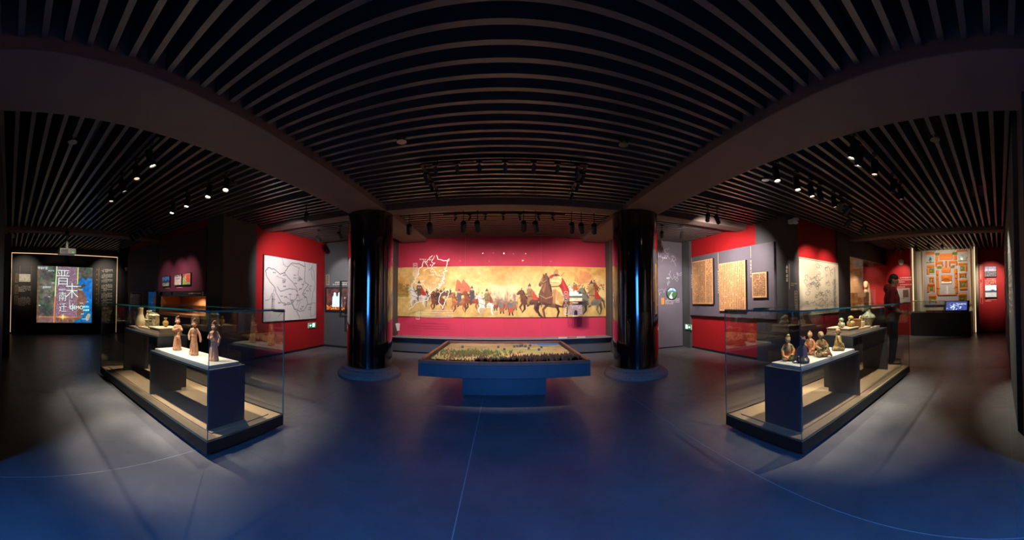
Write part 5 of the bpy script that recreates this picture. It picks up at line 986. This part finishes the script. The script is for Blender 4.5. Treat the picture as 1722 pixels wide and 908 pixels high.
track('black lighting track above the left glass case', (-4.9, 1.38), (-2.75, 1.38)); track('black lighting track behind the left glass case', (-4.7, 2.44), (-2.8, 2.44)); track('short black lighting track near the maroon panel', (-7.1, 2.81), (-5.7, 2.81))
W1 = (1, .88, .72)
for x, y, aim, p, a, lab, lit in [(-2.89, 1.36, (-2.7, 1.9, .85), 66, 46, 'brightly glaring black spotlight nearest the beam, left bay', 1), (-3.30, 1.38, (-2.55, 1.28, 0), 42, 38, 'second spotlight from the beam on the front left track', None), (-3.75, 1.38, (-3.5, 2.0, .8), 60, 62, 'third spotlight from the beam on the front left track', None), (-4.2, 1.38, (-3.75, 1.25, 0), 20, 38, 'fourth spotlight from the beam on the front left track', None),
                              (-4.32, 2.44, (-4.3, 1.95, .6), 36, 44, 'farthest spotlight from the beam on the rear left track', 1), (-3.89, 2.44, (-3.9, 1.9, .4), 36, 46, 'second farthest spotlight on the rear left track', 1), (-3.36, 2.44, (-3.2, 1.8, .4), 34, 50, 'bright spotlight second from the beam on the rear left track', 1), (-3.02, 2.46, (-2.6, 1.75, .5), 34, 46, 'bright spotlight nearest the beam on the rear left track', 1)]: head(lab, x, y, aim, p, a, grp='spotlights above the left case', lit=lit, col=W1)
for x, aim, p, lab in [(-6.97, (-7.15, 3.9, 1.7), 16, 'tilted spotlight at the far left end of the short track'), (-6.75, (-6.9, 3.9, 1.7), 0, 'second tilted spotlight from the far left of the short track'), (-6.39, (-6.5, 3.9, 1.7), 26, 'middle tilted spotlight of the short track'), (-6.17, (-6.3, 3.9, 1.7), 0, 'fourth tilted spotlight of the short track'), (-5.91, (-6.1, 3.9, 1.7), 26, 'tilted spotlight at the right end of the short track')]: head(lab, x, 2.81, aim, p * .75, 50, blend=1, grp='spotlights on the short track', col=(1, .75, .8))
track('black lighting track forming the front side of the rectangle over the relief table', (-.95, 3.5), (.95, 3.5)); track('left side track of the rectangle over the relief table', (-.95, 3.5), (-.95, 4.5)); track('right side track of the rectangle over the relief table', (.95, 3.5), (.95, 4.5))
for i, x in enumerate((-.78, -.53, -.28, .01, .33, .6, .83)): head('small spotlight over the relief table, number %s from the left on the front track' % ('one two three four five six seven'.split()[i]), x, 3.5, (x * .8, 4.9, .5), 9, 60, grp='spotlights over the relief table', r_=.022, L_=.10, z=2.79, col=(1, .84, .66))
for i, y in enumerate((3.72, 4.0, 4.34)):
    for s, sd in ((-1, 'left'), (1, 'right')): head('small %s spotlight on the %s side track over the relief table' % (('nearest', 'middle', 'farthest')[i], sd), s * .95, y, (s * .3, 5.0, .5), 9, 60, grp='spotlights over the relief table', r_=.022, L_=.10, z=2.79, col=(1, .84, .66))
track('black lighting track in front of the mural, behind the cross beam', (-1.1, 5.62), (1.1, 5.62)); WM = (1, .84, .76)
for i, x in enumerate((-.88, -.62, -.34, -.02, .28, .62, .88)): head('small bright spotlight, number %s from the left on the track behind the cross beam' % ('one two three four five six seven'.split()[i]), x, 5.62, (x * 2.9, 8.0, 1.3), 30, 74, grp='small spotlights before the mural', r_=.020, L_=.08, z=2.80, lit=1 if i in (2, 3, 5) else 0, col=WM, blend=.9)
for i, (x, ly) in enumerate(((-1.72, 5.5), (-1.33, 5.5), (-.72, 5.5), (-.47, 5.5), (.34, 5.5), (.55, 5.5), (1.2, 5.5), (1.38, 5.5), (1.62, 5.5))): head('large black spotlight hanging before the mural, number %s from the left' % ('one two three four five six seven eight nine'.split()[i]), x, ly, (x * 1.45 + (.3 if i % 2 else 0), 8.0, .8), 30 if i in (1, 3, 5, 7) else 0, 84, z=2.62, grp='large spotlights before the mural', r_=.05, L_=.19, track_z=2.93, col=WM, blend=.9)  # some of these large heads also throw light onto the mural
track('black lighting track above the right glass case', (2.68, 1.3), (4.6, 1.3)); track('black lighting track behind the right glass case', (2.68, 2.3), (4.4, 2.3))
for x, y, aim, p, a, lab, lit in [(2.70, 1.32, (2.6, 1.9, .7), 44, 46, 'brightly glaring spotlight nearest the beam, right bay', 1), (2.88, 1.34, (3.0, 1.9, .7), 38, 46, 'second spotlight from the beam on the front right track', 1), (3.18, 1.3, (2.85, 1.25, 0), 18, 40, 'third spotlight from the beam on the front right track', None), (3.79, 1.3, (3.9, 2.0, .6), 60, 62, 'fourth spotlight from the beam on the front right track', None), (4.11, 1.3, (4.3, 1.2, 0), 6, 44, 'fifth spotlight from the beam on the front right track', None),
                              (2.72, 2.3, (2.75, 1.85, .6), 25, 46, 'bright spotlight nearest the beam on the rear right track', 1), (3.11, 2.3, (3.1, 1.85, .6), 25, 46, 'second spotlight from the beam on the rear right track', 1), (3.42, 2.3, (3.6, 1.9, .5), 34, 46, 'third spotlight from the beam on the rear right track', 1), (3.64, 2.3, (3.9, 1.9, .5), 0, 46, 'fourth spotlight from the beam on the rear right track', None), (4.02, 2.3, (4.2, 1.9, .6), 36, 46, 'fifth spotlight from the beam on the rear right track', None), (4.24, 2.3, (5.9, 3.88, 1.7), 55, 40, 'sixth, outward-tilted spotlight on the rear right track', None)]: head(lab, x, y, aim, p, a, grp='spotlights above the right case', lit=lit, col=W1)
track('short black lighting track facing the line drawing', (5.1, 2.72), (6.2, 2.72)); head('left spotlight on the short track facing the line drawing', 5.29, 2.72, (5.6, 3.88, 1.9), 26, 52, blend=.9, grp='spotlights facing the line drawing'); head('right spotlight on the short track facing the line drawing', 5.95, 2.72, (6.4, 3.88, 1.9), 26, 52, blend=.9, grp='spotlights facing the line drawing')
head('single spotlight beside the left beam lighting the outline map', -3.16, 4.32, (-4.88, 6.3, 1.6), 88, 80, blend=.95, grp='wall-washing spotlights', lit=0, col=(1, .94, .92), track_z=2.93); head('spotlight aimed at the grey wall over the wall screen, left', -4.03, 6.0, (-4.2, 7.6, 1.9), 34, 44, grp='wall-washing spotlights', col=(1, .95, .9), track_z=2.93); head('spotlight beside the left column aimed at the grey wall', -3.4, 5.9, (-3.6, 7.6, 1.7), 22, 50, grp='wall-washing spotlights', track_z=2.93)
head('left of the pair of spotlights facing the mauve board', 3.26, 4.3, (4.8, 6.6, 1.8), 95, 84, blend=.95, grp='wall-washing spotlights', track_z=2.93, col=(1, .9, .82)); head('right of the pair of spotlights facing the mauve board', 3.47, 4.3, (4.8, 5.1, 1.8), 85, 92, blend=.95, grp='wall-washing spotlights', track_z=2.93, col=(1, .9, .82))
head('spotlight right of the right column aimed at the mauve panel', 3.24, 5.9, (4.2, 7.6, 1.9), 36, 48, grp='wall-washing spotlights', col=(1, .95, .92), track_z=2.93); head('spotlight lighting the round photo on the mauve panel', 3.64, 5.74, (4.5, 7.6, 1.5), 30, 48, grp='wall-washing spotlights', col=(1, .95, .92), track_z=2.93)
head('spotlight lighting the lettering on the grey pillar', 4.55, 2.35, (5.02, 3.85, 1.6), 26, 30, grp='wall-washing spotlights', col=(1, .9, .78), track_z=2.93)
for x, y, aim, p, lab, g in [(9.1, 3.1, (9.2, 4.4, 1.2), 0, 'left of three tilted spotlights before the alcove', 40), (9.4, 3.0, (10.3, 3.3, 1.9), 22, 'middle of three tilted spotlights before the alcove', 40), (8.9, 2.0, (11.1, 1.9, 1.9), 34, 'spotlight facing the compound model', 54), (8.9, 1.6, (11.1, 1.8, 2.4), 34, 'second spotlight facing the compound model', 54), (9.4, .35, (10.9, .28, 1.7), 60, 'spotlight facing the two photos on the far right red wall', 40), (9.0, 2.4, (10.3, 2.3, .8), 12, 'spotlight over the low vitrine', 40)]: head(lab, x, y, aim, p, g + 16, z=2.74, blend=.95, grp='spotlights before the alcove', track_z=2.93)
for x, y, aim, p, lab in [(-9.1, .5, (-10.6, .5, 1.9), 16, 'spotlight facing the small map at the far left'), (-9.1, 3.3, (-10.6, 3.35, 1.9), 20, 'spotlight facing the text column at the far left')]: head(lab, x, y, aim, p * 1.6, 60, z=2.74, blend=1, grp='spotlights at the far left wall', track_z=2.93)
spot((8.5, 3.93, 2.38), (8.9, 4.2, 1.2), 34, 110, (1, .82, .6), name='showcase_fill'); spot((9.7, 4.3, 2.38), (9.6, 4.4, 1.0), 14, 110, (1, .82, .6), name='showcase_fill')  # bare spots added inside the showcase, no lamp fitting
spot((-6.3, 4.2, 1.34), (-6.3, 4.3, .9), 3, 150, (1, .8, .6), name='niche_fill')  # bare spot added under the niche header, no lamp fitting
spot((5.2, 1.0, 2.75), (5.85, 2.0, 1.2), 9, 46, (1, .85, .68), name='fill_spot'); spot((7.5, 1.4, 2.75), (7.6, 1.2, 0), 9, 80, (1, .8, .62), name='fill_spot')  # fill spots added for the man and the aisle floor, no fittings
spot((5.6, .9, 2.7), (4.6, -.2, 1.4), 80, 50, (.95, .9, .7), name='fill_spot')  # fill spot added to brighten the near right wall
head('added spotlight brightening the white shell of the projector', -6.9, 1.25, (-8.3, 1.5, 2.45), 5, 30, z=2.70, grp='spotlights at the far left wall', track_z=2.93)  # extra lamp head, added only to light the projector
# ceiling downlights (dark eyelids between slats)
for i, (x, y, lab) in enumerate(((-1.01, 2.96, 'left round downlight between the centre slats'), (1.19, 2.96, 'right round downlight between the centre slats'), (-3.2, .62, 'round downlight near the left edge slats'), (3.15, .62, 'round downlight near the right edge slats'), (-3.32, 2.82, 'round downlight in the left bay slats'), (3.11, 2.82, 'round downlight in the right bay slats'))):
    t = thing('downlight', lab, 'downlight', (x, y, 2.895), group='ceiling downlights'); B().lathe([(.05, .0), (.052, .01), (.052, .05), (.04, .05)], 24).build('trim_ring', M['chrome'], t, smooth=True); B().lathe([(.03, -.001), (.03, .001)], 20).build('lens', M['chrome'], t)

# ---------------------------------------------------------------- people
def person(lab, loc, rz, hoodie, jeans, skin, look, hood=True, sc=1.0):
    t = thing('person', lab, 'person', loc, rz); t.scale = (sc,) * 3
    sk = mat('skin_' + skin, (172, 122, 96) if skin == 'a' else (160, 116, 92), .6, noise=.05)
    legs = [[(s * .09, .0, .90, .085), (s * .095, -.02, .50, .060), (s * .10, .02, .09, .042)] for s in (-1, 1)]
    arms = [[(s * .19, .0, 1.42, .052), (s * .23, .03, 1.15, .042), (s * .16, -.16, 1.0, .032), (s * .12, -.22, .99, .028)] for s in (-1, 1)]
    c = Clay(); c.limb([(0, 0, .93, .13), (0, .0, 1.10, .12), (0, .0, 1.30, .14), (0, .0, 1.42, .10)])
    for l in legs: c.limb(l)
    for s in (-1, 1): c.limb([(s * .10, .02, .07, .04), (s * .10, -.14, .035, .034)])
    for a in arms: c.limb(a)
    c.ell((0, .0, 1.40), (.19, .10, .07)); c.limb([(0, 0, 1.42, .060), (0, -.025, 1.52, .056)])
    hx = Matrix.Rotation(look, 3, 'X'); hc = Vector((0, -.045, 1.63)); hp = lambda v: hc + hx @ Vector(v)
    c.ell(hc, (.074, .095, .11), hx); c.ell(hp((0, -.03, -.06)), (.055, .06, .055), hx); c.ell(hp((0, -.10, -.01)), (.013, .020, .022), hx); c.ell(hp((0, -.088, -.052)), (.026, .012, .008), hx); c.ell(hp((0, -.085, -.09)), (.02, .016, .016), hx)
    for s in (-1, 1): c.ell(hp((s * .074, .01, -.01)), (.010, .022, .032), hx); c.ell(hp((s * .032, -.086, .012)), (.014, .008, .008), hx); c.ell(hp((s * .032, -.088, .03)), (.02, .010, .007), hx)
    for s in (-1, 1):
        b0 = Vector((s * .11, -.235, .985)); c.ell(b0 + Vector((0, -.035, -.005)), (.016, .045, .038))
        for k, ln in enumerate((.062, .072, .068, .052)):
            z = .03 - k * .02; c.limb([(b0.x, b0.y - .07, b0.z + z, .0095), (b0.x - s * .012, b0.y - .07 - ln * .55, b0.z + z - .006, .009), (b0.x - s * .028, b0.y - .07 - ln * .9, b0.z + z - .016, .008)])
        c.limb([(b0.x - s * .01, b0.y - .02, b0.z + .03, .012), (b0.x - s * .035, b0.y - .05, b0.z + .045, .010), (b0.x - s * .045, b0.y - .075, b0.z + .045, .009)])
    c.done('body', sk, t, .0085, 2)
    c = Clay()
    for s in (-1, 1): c.ell(hp((s * .034, -.092, .012)), (.006, .004, .005), hx)
    c.done('eyes', M['ink'], t, .003, 0)['kind'] = 'stuff'
    c = Clay(); c.ell(hp((0, .018, .035)), (.083, .098, .092), hx); c.ell(hp((0, .05, -.03)), (.072, .06, .07), hx); c.done('hair', mat('black_hair', (22, 18, 18), .7, noise=.3, nscale=80, bump=.5), t, .009, 1)
    c = Clay(); c.limb([(0, .0, .90, .150), (0, .0, 1.08, .150), (0, .0, 1.28, .160), (0, .0, 1.38, .125)]); c.ell((0, .0, 1.40), (.205, .125, .085))
    for s in (-1, 1): c.limb([(s * .19, .0, 1.42, .070), (s * .235, .035, 1.15, .062), (s * .165, -.15, 1.0, .046)])
    if hood: c.ell((0, .075, 1.46), (.12, .09, .10)); c.ell((0, .0, 1.47), (.10, .09, .05))
    c.limb([(0, 0, .88, .145), (0, 0, .92, .145)]); c.done('hoodie', hoodie, t, .012)
    c = Clay(); c.ell((0, .01, .90), (.155, .12, .11))
    for l in legs: c.limb([(x, y, z, r_ * 1.22 + .012) for x, y, z, r_ in l])
    c.done('jeans', jeans, t, .012)
    for s in (-1, 1): c = Clay(); c.ell((s * .10, -.05, .045), (.048, .13, .045)); c.ell((s * .10, .04, .06), (.046, .06, .06)); c.done('shoe', M['black'], t, .01)
den = mat('blue_denim', (60, 74, 100), .85, noise=.15, nscale=60, bump=.2)
person('standing man in dark red hoodie and blue jeans looking down, beyond the right glass case', (5.80, 2.06, 0), math.radians(20), mat('maroon_hoodie', (112, 22, 30), .9, noise=.08, nscale=40, bump=.2), den, 'a', .42, True, 1.0)
person('person in dark top and blue jeans, nearly hidden behind the left column', (-3.40, 6.55, 0), math.radians(150), mat('dark_red_top', (70, 30, 34), .9), den, 'b', .2, False, .97)

for o in bpy.data.objects:      # thin printed line work stays joined, one part each
    if o.parent and o.name.split('.')[0] in ('map_outline', 'lettering_frame', 'thin_rule', 'rule', 'green_print', 'printed_mountains', 'hedge_beds', 'courtyard_wall', 'leaflets', 'vent', 'caption_frame', 'heading_frame', 'glass_trim', 'blue_block'): o['kind'] = 'stuff'
